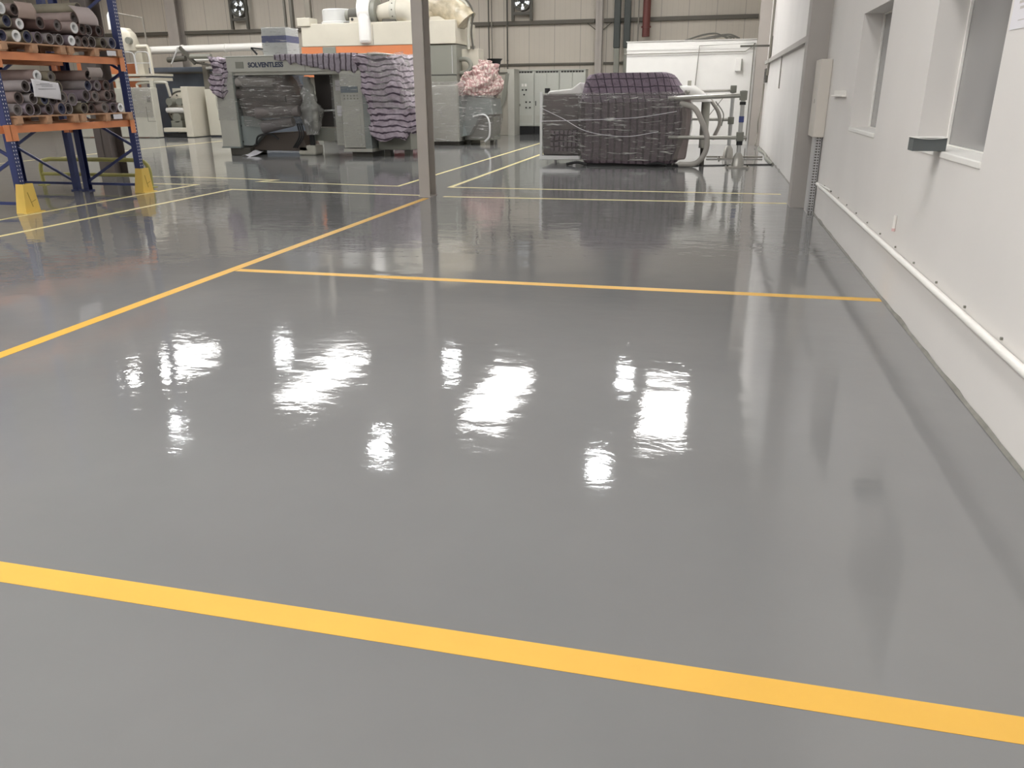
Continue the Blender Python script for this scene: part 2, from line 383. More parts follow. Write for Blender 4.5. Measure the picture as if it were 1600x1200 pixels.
# right wall with two window recesses
WIN = [(7.62, 9.02), (4.64, 6.08)]; WZ0, WZ1 = 1.14, 2.2
wb = MB()
def wseg(y0, y1, z0, z1): wb.box(XW, XW + 0.22, y0, y1, z0, z1)
wseg(-6, 4.64, 0, CEIL); wseg(6.08, 7.62, 0, CEIL); wseg(9.02, YB, 0, CEIL)
for y0, y1 in WIN: wseg(y0, y1, 0, WZ0); wseg(y0, y1, WZ1, CEIL)
struct(wb.build('wall_right', M_WALL))
for n_, (y0, y1) in enumerate(WIN):
    wn = struct(bx(XW + 0.2, XW + 0.24, y0 - 0.02, y1 + 0.02, WZ0 - 0.02, WZ1 + 0.02).build('window_%d' % (n_ + 1), M_GLASS))
    fr = MB(); t = 0.014
    fr.box(XW + 0.18, XW + 0.2, y0, y0 + t, WZ0, WZ1).box(XW + 0.18, XW + 0.2, y1 - t, y1, WZ0, WZ1)
    fr.box(XW + 0.18, XW + 0.2, y0 + t, y1 - t, WZ1 - t, WZ1).box(XW + 0.18, XW + 0.2, y0 + t, y1 - t, WZ0, WZ0 + t)
    fr.build('window_frame', M_WHITE, wn, bevel=0.003)
    bx(XW - 0.008, XW + 0.18, y0 + 0.005, y1 - 0.005, WZ0 - 0.03, WZ0 + 0.008).build('window_sill', M_WHITE, wn, bevel=0.006)
# rough coating bead where floor meets the wall
bead = MB(); ny = 260
def bead_fn(u, v):
    y = -1 + 25 * u; h = 0.012 + 0.03 * max(0, noise.noise(Vector((y * 2.2, 3, 0)))) + 0.012 * abs(noise.noise(Vector((y * 9, 1, 0))))
    return ((XW - 0.004 - 0.014 * (1 - v), y, 0.002 + h * v), (u, v))
bead.grid(bead_fn, ny, 2)
struct(bead.build('baseboard_right', mat('coating_bead', C(104, 102, 96), 0.5, var=0.25, vscale=8), solid=0.004))

# ---------------------------------------------------------------- floor lines
def line(name, pts, w, m, label, group):
    """pts: floor polyline (x, y); mitred strip 0.8 mm thick"""
    P = [Vector((x, y, 0)) for x, y in pts]; Lf = []; Rt = []
    for i, p in enumerate(P):
        d1 = (p - P[i - 1]).normalized() if i else (P[1] - P[0]).normalized()
        d2 = (P[i + 1] - p).normalized() if i < len(P) - 1 else d1
        n1 = Vector((-d1.y, d1.x, 0)); n2 = Vector((-d2.y, d2.x, 0)); nn = (n1 + n2)
        if nn.length < 0.3: nn = n1
        nn.normalize(); k = w / 2 / max(0.35, nn.dot(n1))
        Lf.append(p + nn * k); Rt.append(p - nn * k)
    mb = MB(); z0, z1 = 0.0002, 0.0012
    for i in range(len(P) - 1):
        q = [Lf[i], Lf[i + 1], Rt[i + 1], Rt[i]]
        mb.add([Vector((a.x, a.y, z0)) for a in q] + [Vector((a.x, a.y, z1)) for a in q],
               [(0, 1, 2, 3), (7, 6, 5, 4), (0, 4, 5, 1), (1, 5, 6, 2), (2, 6, 7, 3), (3, 7, 4, 0)])
    return tag(mb.build(name, m), label, 'floor marking', group)
G = 'yellow lines marked on the floor'
line('floor_line', [(-4.14, 1.785), (XW - 0.01, 1.785)], 0.1, M_YEL, 'broad bright yellow floor line crossing the whole foreground', G)
line('floor_line', [(-4.2, -1), (-4.2, 11.62)], 0.1, M_YEL, 'long yellow floor line running from the left edge up to the grey post', G)
line('floor_line', [(-4.14, 6.31), (XW - 0.02, 6.31)], 0.1, M_YEL, 'yellow floor line branching off and ending at the foot of the right wall', G)
line('floor_line', [(-7.92, 2), (-7.92, 12.2), (-4.36, 11.95)], 0.08, M_YELP, 'pale yellow floor line bending round towards the foot of the grey post', G)
line('floor_line', [(-9.0, 3), (-9.0, 12.8), (-12.5, 12.75)], 0.08, M_YELP, 'pale yellow floor line running just in front of the rack feet', G)
line('floor_line', [(-12.5, 14.0), (-9.66, 14.0), (-7.95, 13.76), (-8.15, 13.45), (-5.25, 13.13), (-5.33, 25.8)], 0.07, M_YELP, 'pale yellow floor line with a zigzag kink behind the rack and machines', G)
line('floor_line', [(1.1, 13.02), (-4.3, 13.12), (-4.32, 22.5)], 0.085, M_YELP, 'pale yellow floor line enclosing the corner bay of the purple wrapped machine', G)
line('floor_line', [(-4.0, 11.86), (1.1, 11.93)], 0.085, M_YELP, 'pale yellow floor line between the grey post and the wall column', G)
line('floor_line', [(-16.85, 13.5), (-16.95, 27.5)], 0.085, M_YELP, 'faint far yellow floor line in front of the cream machine', G)

# ---------------------------------------------------------------- columns
def hcol(name, x, y, w, d, z1, m, label, plate=0.0, tf=0.014, group=None, facing='y'):
    r = thing(name, (x, y, 0), label, 'column', group)
    mb = MB()
    if facing == 'y':
        mb.box(x - w / 2, x + w / 2, y - d / 2, y - d / 2 + tf, 0, z1).box(x - w / 2, x + w / 2, y + d / 2 - tf, y + d / 2, 0, z1).box(x - 0.006, x + 0.006, y - d / 2, y + d / 2, 0, z1)
    else:
        mb.box(x - w / 2, x - w / 2 + tf, y - d / 2, y + d / 2, 0, z1).box(x + w / 2 - tf, x + w / 2, y - d / 2, y + d / 2, 0, z1).box(x - w / 2, x + w / 2, y - 0.006, y + 0.006, 0, z1)
    mb.build('shaft', m, r)
    if plate: bx(x - w / 2 - plate, x + w / 2 + plate, y - d / 2 - plate, y + d / 2 + plate, 0, 0.012).build('base_plate', m, r)
    return r
r = thing('steel_post', (-4.27, 11.78, 0), 'tall square grey steel post standing alone in mid floor', 'column')
MB().box(-4.355, -4.185, 11.76, 11.775, 0, CEIL).box(-4.355, -4.185, 12.045, 12.06, 0, CEIL).box(-4.275, -4.265, 11.775, 12.045, 0, CEIL).build('shaft', M_STEEL, r)
bx(-4.37, -4.17, 11.745, 12.075, 0, 0.01).build('base_plate', M_STEEL, r)
r = thing('steel_column', (1.23, 11.65, 0), 'wide light grey steel column standing against the right wall', 'column')
MB().box(1.105, XW - 0.001, 11.5, 11.515, 0, CEIL - 0.45).box(1.105, XW - 0.001, 11.86, 11.875, 0, CEIL - 0.45).box(1.105, 1.12, 11.515, 11.86, 0, CEIL - 0.45).build('shaft', M_COLR, r)
r = thing('steel_column', (1.2, 25.3, 0), 'grey steel column in the far corner beside the white room', 'column')
MB().box(1.06, XW - 0.001, 25.1, 25.12, 0, CEIL).box(1.06, XW - 0.001, 25.43, 25.45, 0, CEIL).box(1.2, 1.212, 25.12, 25.43, 0, CEIL).build('shaft', M_STEEL, r)
hcol('steel_column', -11.95, 14.3, 0.34, 0.4, CEIL, mat('brown_grey_paint', C(92, 84, 80), 0.5), 'brownish grey steel column seen through the legs of the pallet rack')
hcol('steel_column', -22.45, YB - 0.26, 0.5, 0.5, CEIL, M_STEEL, 'broad grey steel column on the back wall at far left')
hcol('steel_column', -4.42, YB - 0.2, 0.24, 0.3, CEIL, M_STEEL, 'slim grey steel column on the back wall above the electrical cabinets')
# back wall rails and services
for z, lab in ((4.03, 'upper dark horizontal steel rail along the back wall'), (2.55, 'lower dark horizontal steel rail along the back wall')):
    g = MB()
    for a, b in ((-29.9, -22.75), (-22.15, -4.6), (-4.25, 1.3)):
        g.box(a, b, YB - 0.16, YB - 0.005, z - 0.07, z + 0.07) if z > 3 else g.box(a, b, YB - 0.08, YB - 0.005, z - 0.04, z + 0.04)
    tag(g.build('wall_rail', M_GIRT, bevel=0.01), lab, 'rail', 'rails along the back wall')
for xa, xb, sd in ((-4.28, -3.95, 'right'), (-4.56, -4.9, 'left')):
    tag(MB().beam((xa, YB - 0.13, 3.72), (xb, YB - 0.1, 3.97), 0.03, 0.03).build('rail_brace', M_GIRT), 'short diagonal brace %s of the slim back wall column' % sd, 'brace')
def vpipe(name, x, y, z0, z1, r, m, label, cat='pipe', group=None, clamps=()):
    t = thing(name, (x, y, z0), label, cat, group)
    MB().tube([(x, y, z0), (x, y, z1)], r, 14).build('pipe', m, t, smooth=True)
    for c in clamps: MB().pipe((x, y, c - 0.03), (x, y, c + 0.03), r * 1.3, r, 14).build('clamp', m, t, smooth=True)
    return t
M_COND = mat('conduit_grey', C(112, 108, 100), 0.4)
vpipe('conduit', -8.72, YB - 0.2, 2.5, CEIL, 0.025, M_DARKST, 'first thin vertical conduit dropping behind the pink cloth bundle', 'conduit', clamps=(4.03,))
vpipe('conduit', -8.6, YB - 0.2, 2.3, CEIL, 0.025, M_COND, 'second thin vertical conduit dropping behind the pink cloth bundle', 'conduit', clamps=(4.03,))
vpipe('conduit', -7.98, YB - 0.2, 2.4, CEIL, 0.03, M_DARKST, 'single vertical conduit left of the round wall fan', 'conduit', clamps=(4.03, 2.7))
for x, lab in ((-3.72, 'left of the pair of black ducts coming down beside the white room'), (-3.35, 'right of the pair of black ducts coming down beside the white room')):
    t = thing('duct', (x, 31.9, 2.4), lab, 'duct', 'black ducts')
    MB().box(x - 0.12, x + 0.12, 31.78, 32.0, 3.05, CEIL).build('shaft', mat('black_duct', C(48, 52, 50), 0.4), t, bevel=0.03)
    MB().box(x - 0.09, x + 0.11, 31.8, 31.98, 2.2, 3.05).build('lower_sleeve', M_CABG, t, bevel=0.02)
vpipe('red_pipe', -2.66, 31.9, 3.42, CEIL, 0.14, M_REDP, 'dark red vertical pipe ending just above the white room', 'pipe', clamps=(3.75,))
vpipe('conduit', -2.95, 31.9, 3.0, CEIL, 0.025, M_COND, 'thin conduit with a white end beside the dark red pipe', 'conduit')

# wall fans in dark frames
def fan(x, zc, wd, label, y=YB - 0.25, open_=True):
    t = thing('wall_fan', (x, y, 4.1), label, 'fan', 'wall fans in steel frames')
    h = wd / 2
    f = MB().box(x - h - 0.05, x - h + 0.05, y - 0.06, y + 0.06, 4.1, 6.9).box(x + h - 0.05, x + h + 0.05, y - 0.06, y + 0.06, 4.1, 6.9)
    f.box(x - h, x + h, y - 0.05, y + 0.05, zc - h - 0.12, zc - h - 0.02).box(x - h, x + h, y - 0.05, y + 0.05, zc + h + 0.02, zc + h + 0.12)
    f.build('frame', M_DARKST, t)
    MB().pipe((x, y - 0.1, zc), (x, y + 0.2, zc), h * 0.98, h * 0.86, 32).build('shroud', M_DARKST, t, smooth=True)
    MB().tube([(x, y - 0.02, zc), (x, y + 0.1, zc)], 0.09, 16).build('hub', M_BLACK, t, smooth=True)
    for k in range(5):
        a = k * 2 * PI / 5 + 0.3; b = MB()
        c0 = Vector((x + math.cos(a) * 0.08, y + 0.03, zc + math.sin(a) * 0.08)); c1 = Vector((x + math.cos(a) * h * 0.84, y + 0.03, zc + math.sin(a) * h * 0.84))
        px = Vector((-math.sin(a), 0, math.cos(a)))
        b.add([c0 - px * 0.03, c0 + px * 0.03 + Vector((0, 0.05, 0)), c1 + px * 0.14 + Vector((0, 0.06, 0)), c1 - px * 0.1], [(0, 1, 2, 3)])
        b.build('blade', M_CABG, t, solid=0.004)
    MB().tube([(x, y + 0.16, zc), (x, y + 0.18, zc)], h * 0.85, 32).build('daylit_louvre', MATS.get('fan_daylight') or emit_mat('fan_daylight', (0.95, 0.98, 1, 1), 1.4), t)
    g = MB()
    for rr in (0.3, 0.55, 0.8): g.pipe((x, y - 0.13, zc), (x, y - 0.12, zc), h * rr + 0.008, h * rr - 0.008, 32)
    g.build('guard_grille', M_BLACK, t)
fan(-7.38, 4.78, 0.72, 'round wall fan with daylight showing round its blades')
fan(-19.4, 4.9, 0.72, 'round wall fan in a dark frame high above the white ducts')
for x, y, wd, lab in ((-14.85, 28.0, 0.1, 'pair of thin black posts rising behind the striped box'), (-14.35, 28.3, 0.2, 'brown grey steel post rising behind the striped box'), (-11.15, 28.3, 0.2, 'black steel post rising behind the cream elbow duct')):
    mb = MB().box(x - wd / 2, x + wd / 2, y - 0.08, y + 0.08, 3.65, CEIL)
    if wd < 0.15: mb.box(x - 0.3, x - 0.24, y - 0.05, y + 0.05, 3.65, CEIL)
    tag(mb.build('hanger_post', M_DARKST if 'black' in lab else mat('brown_post', C(96, 92, 84), 0.5)), lab, 'post')

# ---------------------------------------------------------------- white room in the corner
t = thing('partition_room', (-0.8, 27, 0), 'white panelled room built in the far right corner', 'room')
bx(-2.66, 1.05, 25.5, 31.5, 0, 2.9).build('panel_walls', M_WHITE, t)
bx(-2.69, 1.05, 25.47, 31.5, 2.9, 2.915).build('roof_edge', M_WHITE, t)
bx(-2.67, 1.05, 25.485, 25.5, 2.66, 2.72).build('panel_joint_strip', M_WHITE, t)
def cond(pts, r, m, label, n=10, cat='conduit', name='conduit', sm=True):
    return tag(MB().tube(pts, r, n).build(name, m, smooth=sm), label, cat)
cond([(-2.75, 25.45, 2.56), (0.75, 25.45, 2.58), (0.9, 25.45, 2.68), (1.02, 25.45, 2.8)], 0.014, M_COND, 'thin level conduit across the top of the white room')
cond([(-0.62, 25.44, 1.3), (-0.55, 25.44, 2.75), (0.98, 25.44, 2.8), (0.98, 25.44, 0.1)], 0.014, M_COND, 'thin conduit forming a frame down both sides of the white room')
t = thing('wall_box', (0.62, 25.4, 2.05), 'small white electrical box high on the white room wall', 'electrical box')
bx(0.5, 0.66, 25.38, 25.5, 2.05, 2.4).build('housing', M_WHITE, t, bevel=0.008)
bx(0.66, 0.69, 25.38, 25.5, 2.07, 2.38).build('side_cover', M_CABG, t)
random.seed(3)
cb_ = MB()
for k in range(7):
    x0 = -1.0 + random.random() * 0.6
    cb_.tube(curve([(x0, 25.7 + 0.03 * k, 2.935), (x0 + 0.5, 25.75, 2.95 + 0.02 * k), (x0 + 0.9, 25.7, 3.0 + 0.015 * k), (x0 + 1.2, 25.72, 2.95)]), 0.016, 6)
tag(cb_.build('cable_bundle', M_DARKST, smooth=True), 'loose tangle of dark cables lying on the white room roof', 'cable')

# ---------------------------------------------------------------- right wall fittings
t = thing('wall_pipe', (XW - 0.03, 5, 0.38), 'long white pipe clipped low along the right wall', 'pipe')
MB().tube([(XW - 0.03, -1.5, 0.4), (XW - 0.03, 10.75, 0.4)], 0.021, 14).build('pipe', M_WHITE, t, smooth=True)
for k in range(14):
    y = 2.7 + k * 0.58
    if y > 10.6: break
    MB().box(XW - 0.012, XW - 0.001, y - 0.006, y + 0.006, 0.424, 0.436).build('clip', M_CABG, t)
MB().tube([(XW - 0.03, 10.5, 0.42), (XW - 0.03, 9.6, 0.45)], 0.01, 8).build('short_stub', M_WHITE, t)
t = thing('wall_cabinet', (XW - 0.07, 11.1, 0.94), 'tall shallow white panel box on the wall beside the grey column', 'cabinet')
bx(1.225, XW - 0.001, 10.9, 11.45, 0.95, 1.86).build('box', mat('panel_offwhite', C(176, 171, 164), 0.5), t, bevel=0.006)
bx(1.222, 1.226, 11.14, 11.16, 1.35, 1.4).build('latch', M_CABG, t)
t = thing('cable_tray', (XW - 0.04, 11.05, 0), 'upright perforated grey cable tray with cables below the white panel', 'cable tray')
tr = MB()
tr.box(1.268, 1.272, 10.98, 11.3, 0.0, 0.945)
for k in range(27):
    z = 0.03 + k * 0.034; tr.box(1.272, XW - 0.01, 10.975, 10.985, z, z + 0.016)
tr.box(1.272, 1.285, 10.975, 10.985, 0, 0.945).box(XW - 0.022, XW - 0.01, 10.975, 10.985, 0, 0.945).box(1.31, 1.322, 10.975, 10.985, 0, 0.945)
tr.build('perforated_tray', M_ALU, t)
for dx in (0, 0.025, 0.05): MB().tube([(1.29 + dx, 11.05, 0.02), (1.29 + dx, 11.04, 0.94)], 0.01, 8).build('cable', M_DARKST, t, smooth=True)
t = thing('wall_bracket', (XW - 0.02, 9.9, 1.42), 'small white ledge bracket on the wall left of the far window', 'bracket')
bx(XW - 0.05, XW - 0.001, 9.5, 10.35, 1.435, 1.45).build('ledge', M_WHITE, t, bevel=0.003)
bx(XW - 0.015, XW - 0.001, 9.5, 10.35, 1.45, 1.5).build('back_plate', M_WHITE, t)
t = thing('pipe_stub', (XW - 0.02, 6.3, 0.52), 'short white pipe stub with a pinkish end on the right wall', 'pipe')
MB().tube([(XW - 0.012, 6.3, 0.545), (XW - 0.012, 6.3, 0.64)], 0.011, 10).build('tube', M_WHITE, t, smooth=True)
MB().tube([(XW - 0.012, 6.3, 0.525), (XW - 0.012, 6.3, 0.545)], 0.013, 10).build('end_cap', mat('pinkish_cap', C(180, 150, 150), 0.5), t)
t = thing('sill_box', (1.28, 5.46, 1.15), 'open dark grey box with a white top jutting off the near window sill', 'box')
bx(1.19, 1.375, 5.40, 5.408, 1.150, 1.226).build('front_face', mat('dark_grey_box', C(78, 82, 82), 0.5), t)
MB().box(1.19, 1.198, 5.408, 5.53, 1.15, 1.226).box(1.367, 1.375, 5.408, 5.53, 1.15, 1.226).box(1.198, 1.367, 5.522, 5.53, 1.15, 1.226).box(1.198, 1.367, 5.408, 5.522, 1.15, 1.155).build('sides', MATS['dark_grey_box'], t)
MB().grid(lambda u, v: ((1.185 + 0.195 * u, 5.395 + 0.145 * v, 1.2295 - 0.008 * math.sin(PI * u) * (1 - v)), (u, v)), 10, 6).build('lid', M_WHITE, t, solid=0.003)
t = thing('notice_sheet', (XW - 0.003, 4.3, 1.76), 'white printed notice sheet on the wall past the near window', 'notice')
bx(XW - 0.003, XW - 0.0005, 3.9, 4.6, 1.765, 2.25).build('sheet', M_PAPER, t)
pr_ = MB()
for (z, a, b) in ((1.98, 3.95, 4.5), (1.945, 3.95, 4.51), (1.875, 3.95, 4.52), (1.85, 3.95, 4.5), (1.8, 3.95, 4.5)):
    pr_.box(XW - 0.0036, XW - 0.003, a, b, z, z + (0.012 if z > 1.82 else 0.004))
pr_.build('faded_print', mat('faded_grey_print', C(165, 160, 158), 0.8), t)
def rail_fn(y): return 2.25 + 0.0 * y
t = thing('wall_rail', (XW - 0.04, 17.5, 2.22), 'grey horizontal steel rail on the right wall beyond the column', 'rail')
MB().box(XW - 0.07, XW - 0.001, 12.1, 24.9, 2.2, 2.25).box(XW - 0.07, XW - 0.05, 12.1, 24.9, 2.25, 2.29).build('rail', M_COLR, t)
cond([(XW - 0.02, 19.2, 2.2), (XW - 0.02, 19.2, 1.55)], 0.012, M_COND, 'short thin conduit hanging below the right wall rail')
t = thing('wall_device', (XW - 0.05, 24.4, 1.7), 'narrow black device on the right wall near the far corner', 'device')
bx(XW - 0.07, XW - 0.001, 23.9, 24.6, 1.72, 2.08).build('body', M_DARKST, t, bevel=0.01)
bx(XW - 0.075, XW - 0.07, 24.0, 24.5, 1.8, 2.0).build('cover', M_BLACK, t)
cond([(XW - 0.05, 23.2, 6.4), (XW - 0.05, 23.2, 2.35), (XW - 0.05, 23.4, 1.9)], 0.03, M_COND, 'thin grey conduit running up the right wall near the corner')
cond(curve([(XW - 0.05, 24.7, 1.7), (XW - 0.06, 24.7, 1.2), (XW - 0.12, 24.5, 0.7), (XW - 0.1, 24.6, 0.35), (XW - 0.15, 24.2, 0.05)]), 0.022, M_COND, 'loose grey cable drooping to the floor in the far right corner', cat='cable', name='cable')
t = thing('wall_bracket', (XW - 0.2, 23.3, 2.55), 'dark horizontal arm bracket sticking out from the right wall', 'bracket')
MB().beam((0.55, 23.4, 2.62), (XW - 0.04, 23.4, 2.62), 0.05, 0.05).build('arm', M_DARKST, t)
bx(XW - 0.05, XW - 0.001, 23.34, 23.46, 2.35, 2.85).build('wall_plate', M_DARKST, t)
cond([(-2.55, 17.52, 0.012), (-0.5, 17.8, 0.012), (1.3, 18.4, 0.012)], 0.011, M_BLACK, 'black cable on the floor from the purple wrapped machine to the wall', cat='cable', name='cable')
cond(curve([(1.31, 18.4, 0.015), (1.27, 20, 0.015), (1.33, 21.5, 0.015), (1.26, 23, 0.015), (1.3, 24, 0.015)]), 0.03, M_CABG, 'grey cable bundle lying along the foot of the right wall', cat='cable', name='cable')

# ---------------------------------------------------------------- high bay lamps
lamp0 = None
def lamp(x, y, label):
    global lamp0
    z = CEIL - 0.7
    if lamp0 is None:
        t = thing('high_bay_lamp', (x, y, z), label, 'lamp', 'round high bay lamps under the roof')
        MB().tube([(x, y, z + 0.02), (x, y, z + 0.06), (x, y, z + 0.1), (x, y, z + 0.22)], [0.3, 0.3, 0.16, 0.12], 24).build('housing', M_DARKST, t, smooth=True)
        MB().tube([(x, y, z), (x, y, z + 0.02)], 0.23, 24).build('lens', M_LED, t)
        MB().tube([(x, y, z + 0.22), (x, y, CEIL)], 0.008, 6).build('hanging_rod', M_DARKST, t)
        lamp0 = t; return t
    t = lamp0.copy(); COL.objects.link(t); t.location = (x, y, z); t['label'] = label
    for ch in lamp0.children: c = ch.copy(); COL.objects.link(c); c.parent = t
    return t
for x, nx in ((-12.6, 'left'), (-7.1, 'middle'), (-1.9, 'right')):
    lamp(x, 15.7, 'round high bay lamp, %s one of the row over the near machines' % nx)
for x, nx in ((-13.0, 'left'), (-7.3, 'middle'), (-1.95, 'right')):
    lamp(x, 21.8, 'round high bay lamp, %s one of the row nearest the back wall' % nx)

# ================================================================ PALLET RACKS
def rack(x0, x1, label, guards, beams, z1=4.3):
    t = thing('pallet_rack', ((x0 + x1) / 2, 9, 0), label, 'rack', 'blue and orange pallet racks standing back to back')
    for y in (9.15, 11.62):
        for x in (x0, x1):
            m = MB().box(x - 0.05, x + 0.05, y - 0.045, y - 0.04, 0.02, z1).box(x - 0.05, x + 0.05, y + 0.04, y + 0.045, 0.02, z1)
            m.box(x + (0.046 if x > (x0 + x1) / 2 else -0.05), x + (0.05 if x > (x0 + x1) / 2 else -0.046), y - 0.04, y + 0.04, 0.02, z1)
            up = m.build('upright', M_BLUE, t)
            bx(x - 0.07, x + 0.07, y - 0.07, y + 0.07, 0, 0.02).build('foot_plate', M_BLUE, up)
            if x > (x0 + x1) / 2 and guards:
                h = MB(); zz = 0.12
                while zz < z1 - 0.1:
                    for dy in (-0.02, 0.02): h.box(x + 0.05, x + 0.0512, y + dy - 0.006, y + dy + 0.006, zz, zz + 0.018)
                    zz += 0.05
                h.build('punched_holes', M_PAPER, up)
        # lacing inside the frame: horizontals and zigzag diagonals
        for k, z in enumerate((0.12, 4.1)): MB().beam((x0, y, z), (x1, y, z), 0.03, 0.04).build('frame_brace', M_BLUE, t)
        zs = [0.14, 0.72, 1.3, 1.88, 2.46, 3.04, 3.62]
        for k in range(6):
            a, b = (x0, x1) if k % 2 else (x1, x0)
            if guards is None: a, b = b, a
            MB().beam((b, y, zs[k]), (a, y, zs[k + 1]), 0.028, 0.04).build('frame_brace', M_BLUE, t)
    for z in beams:
        for x in (x0, x1):
            y0, y1 = 9.2, 11.57
            MB().box(x - 0.025, x + 0.025, y0, y1, z - 0.1, z).build('beam', M_ORANGE, t, bevel=0.004)
            MB().box(x - 0.025, x + 0.025, 5.5, 9.1, z - 0.1, z).build('beam', M_ORANGE, t, bevel=0.004)
            for y in (9.1, 9.2, 11.57):
                s_ = x + (0.05 if x > (x0 + x1) / 2 else -0.056)
                MB().box(s_, s_ + 0.006, y - 0.055, y + 0.055, z - 0.2, z + 0.01).build('beam_connector', M_ORANGE, t)
    return t
rk = rack(-10.3, -9.22, 'blue and orange pallet rack with yellow foot guards, loaded with rolls', True, (1.15, 2.08))
rack(-11.62, -10.52, 'rear pallet rack standing back to back behind the loaded one', None, (1.15, 2.08))
for y, lab in ((9.17, 'bent yellow steel guard round the nearer rack foot'), (11.6, 'bent yellow steel guard round the farther rack foot')):
    t = thing('upright_guard', (-9.14, y, 0), lab, 'guard', 'yellow guards at the rack feet')
    x = -9.16; g = MB()
    prof = [(-0.13, 0), (0.13, 0), (0.085, 0.39), (-0.085, 0.39)]
    g.prism([(y + a, b) for a, b in prof], 0, x + 0.055, x + 0.063)
    g.add([(x + 0.063, y - 0.13, 0), (x + 0.063, y - 0.085, 0.39), (x - 0.07, y - 0.075, 0.39), (x - 0.12, y - 0.11, 0), (x + 0.057, y - 0.122, 0), (x + 0.057, y - 0.08, 0.39), (x - 0.07, y - 0.068, 0.39), (x - 0.12, y - 0.102, 0)],
          [(0, 1, 2, 3), (7, 6, 5, 4), (0, 3, 7, 4), (1, 5, 6, 2), (2, 6, 7, 3), (0, 4, 5, 1)])
    g.add([(x + 0.063, y + 0.13, 0), (x + 0.063, y + 0.085, 0.39), (x - 0.07, y + 0.075, 0.39), (x - 0.12, y + 0.11, 0), (x + 0.057, y + 0.122, 0), (x + 0.057, y + 0.08, 0.39), (x - 0.07, y + 0.068, 0.39), (x - 0.12, y + 0.102, 0)],
          [(0, 3, 2, 1), (4, 5, 6, 7), (0, 4, 7, 3), (1, 2, 6, 5), (2, 3, 7, 6), (0, 1, 5, 4)])
    g.build('shield', M_GUARD, t)
    bx(x + 0.05, x + 0.11, y - 0.16, y + 0.16, 0, 0.012).build('foot_flange', M_GUARD, t)
    sc = MB(); sc.beam((x + 0.0635, y - 0.04, 0.28), (x + 0.0635, y + 0.01, 0.08), 0.002, 0.012); sc.beam((x + 0.0635, y - 0.01, 0.14), (x + 0.0635, y + 0.08, 0.17), 0.002, 0.008)
    sc.build('scratches', mat('scratch_brown', C(140, 115, 50), 0.7), t)
# low yellow guard rail behind the racks
t = thing('guard_rail', (-10.9, 12.25, 0), 'low yellow tubular guard rail across the far end of the racks', 'guard rail')
yy = 12.28
MB().tube(curve([(-9.55, yy, 0.02), (-9.55, yy, 0.3), (-9.62, yy, 0.42), (-9.75, yy, 0.46)], 6) + curve([(-11.6, yy, 0.46), (-11.75, yy, 0.42), (-11.82, yy, 0.3), (-11.82, yy, 0.02)], 6), 0.035, 12).build('outer_hoop', M_RAILY, t, smooth=True)
MB().tube([(-9.55, yy, 0.2), (-11.82, yy, 0.2)], 0.03, 12).build('lower_rail', M_RAILY, t, smooth=True)
for x in (-9.55, -11.82): bx(x - 0.08, x + 0.08, yy - 0.06, yy + 0.06, 0, 0.012).build('foot_plate', M_RAILY, t)

# pallets (built once, then copied)
def make_pallet(x0, y0, z, label, w=1.16, d=1.12):
    t = thing('wooden_pallet', (x0, y0, z), label, 'pallet', 'wooden pallets on the rack')
    for k, yy_ in enumerate((0, 0.5, 1)):
        for xx in (0, 0.5, 1):
            cx = x0 - 0.04 - xx * (d - 0.12); cy = y0 + 0.07 + yy_ * (w - 0.14)
            bx(cx - 0.07, cx + 0.05, cy - 0.05, cy + 0.05, z + 0.02, z + 0.1).build('block', M_WOOD, t)
    for k in range(3): bx(x0 - d, x0, y0 + k * (w - 0.1) / 2, y0 + k * (w - 0.1) / 2 + 0.1, z, z + 0.02).build('bottom_board', M_WOOD, t)
    for k in range(6): bx(x0 - 0.1 - k * 0.2, x0 - k * 0.2, y0, y0 + w, z + 0.1, z + 0.12).build('deck_board', M_WOOD, t)
    return t
def copy_tree(o, loc, label):
    c = o.copy(); COL.objects.link(c); c.location = loc; c['label'] = label
    for ch in o.children:
        d = ch.copy(); COL.objects.link(d); d.parent = c
        for g_ in ch.children: e = g_.copy(); COL.objects.link(e); e.parent = d
    return c
PX = -9.13
p0 = make_pallet(PX, 9.23, 1.15, 'wooden pallet on the lower rack shelf, at the left')
copy_tree(p0, (PX, 10.41, 1.15), 'wooden pallet on the lower rack shelf, at the right')
copy_tree(p0, (PX, 9.23, 2.08), 'wooden pallet on the upper rack shelf, at the left')
copy_tree(p0, (PX, 10.41, 2.08), 'wooden pallet on the upper rack shelf, at the right')
for y, z, lab in ((11.1, 1.175, 'small white label on the lower right pallet'), (11.2, 2.1, 'small white label on the upper right pallet')):
    tag(bx(PX + 0.011, PX + 0.013, y, y + 0.2, z, z + 0.07).build('pallet_label', M_PAPER), lab, 'label', 'labels on the pallets')

# rolls
LL = [[(9.33, 1.382), (9.5, 1.375), (9.69, 1.363), (9.87, 1.377), (10.06, 1.365), (10.23, 1.362)], [(9.43, 1.523), (9.6, 1.514), (9.79, 1.505), (9.98, 1.504), (10.16, 1.528)],
      [(9.52, 1.674), (9.7, 1.655), (9.89, 1.648), (10.07, 1.666)], [(9.81, 1.813), (9.98, 1.8)]]
LR = [[(10.55, 1.383), (10.76, 1.389), (10.96, 1.396), (11.15, 1.393), (11.34, 1.39)], [(10.39, 1.50), (10.65, 1.55), (10.84, 1.54), (11.05, 1.55), (11.23, 1.55)],
      [(10.76, 1.69), (10.94, 1.69), (11.12, 1.69)], [(10.75, 1.83)]]
UL = [[(9.35, 2.312), (9.6, 2.31), (9.79, 2.32), (9.96, 2.315), (10.12, 2.32), (10.3, 2.311)], [(9.5, 2.47), (9.7, 2.45), (10.0, 2.48), (10.3, 2.47)], [(9.42, 2.62), (9.65, 2.62), (9.86, 2.62)]]
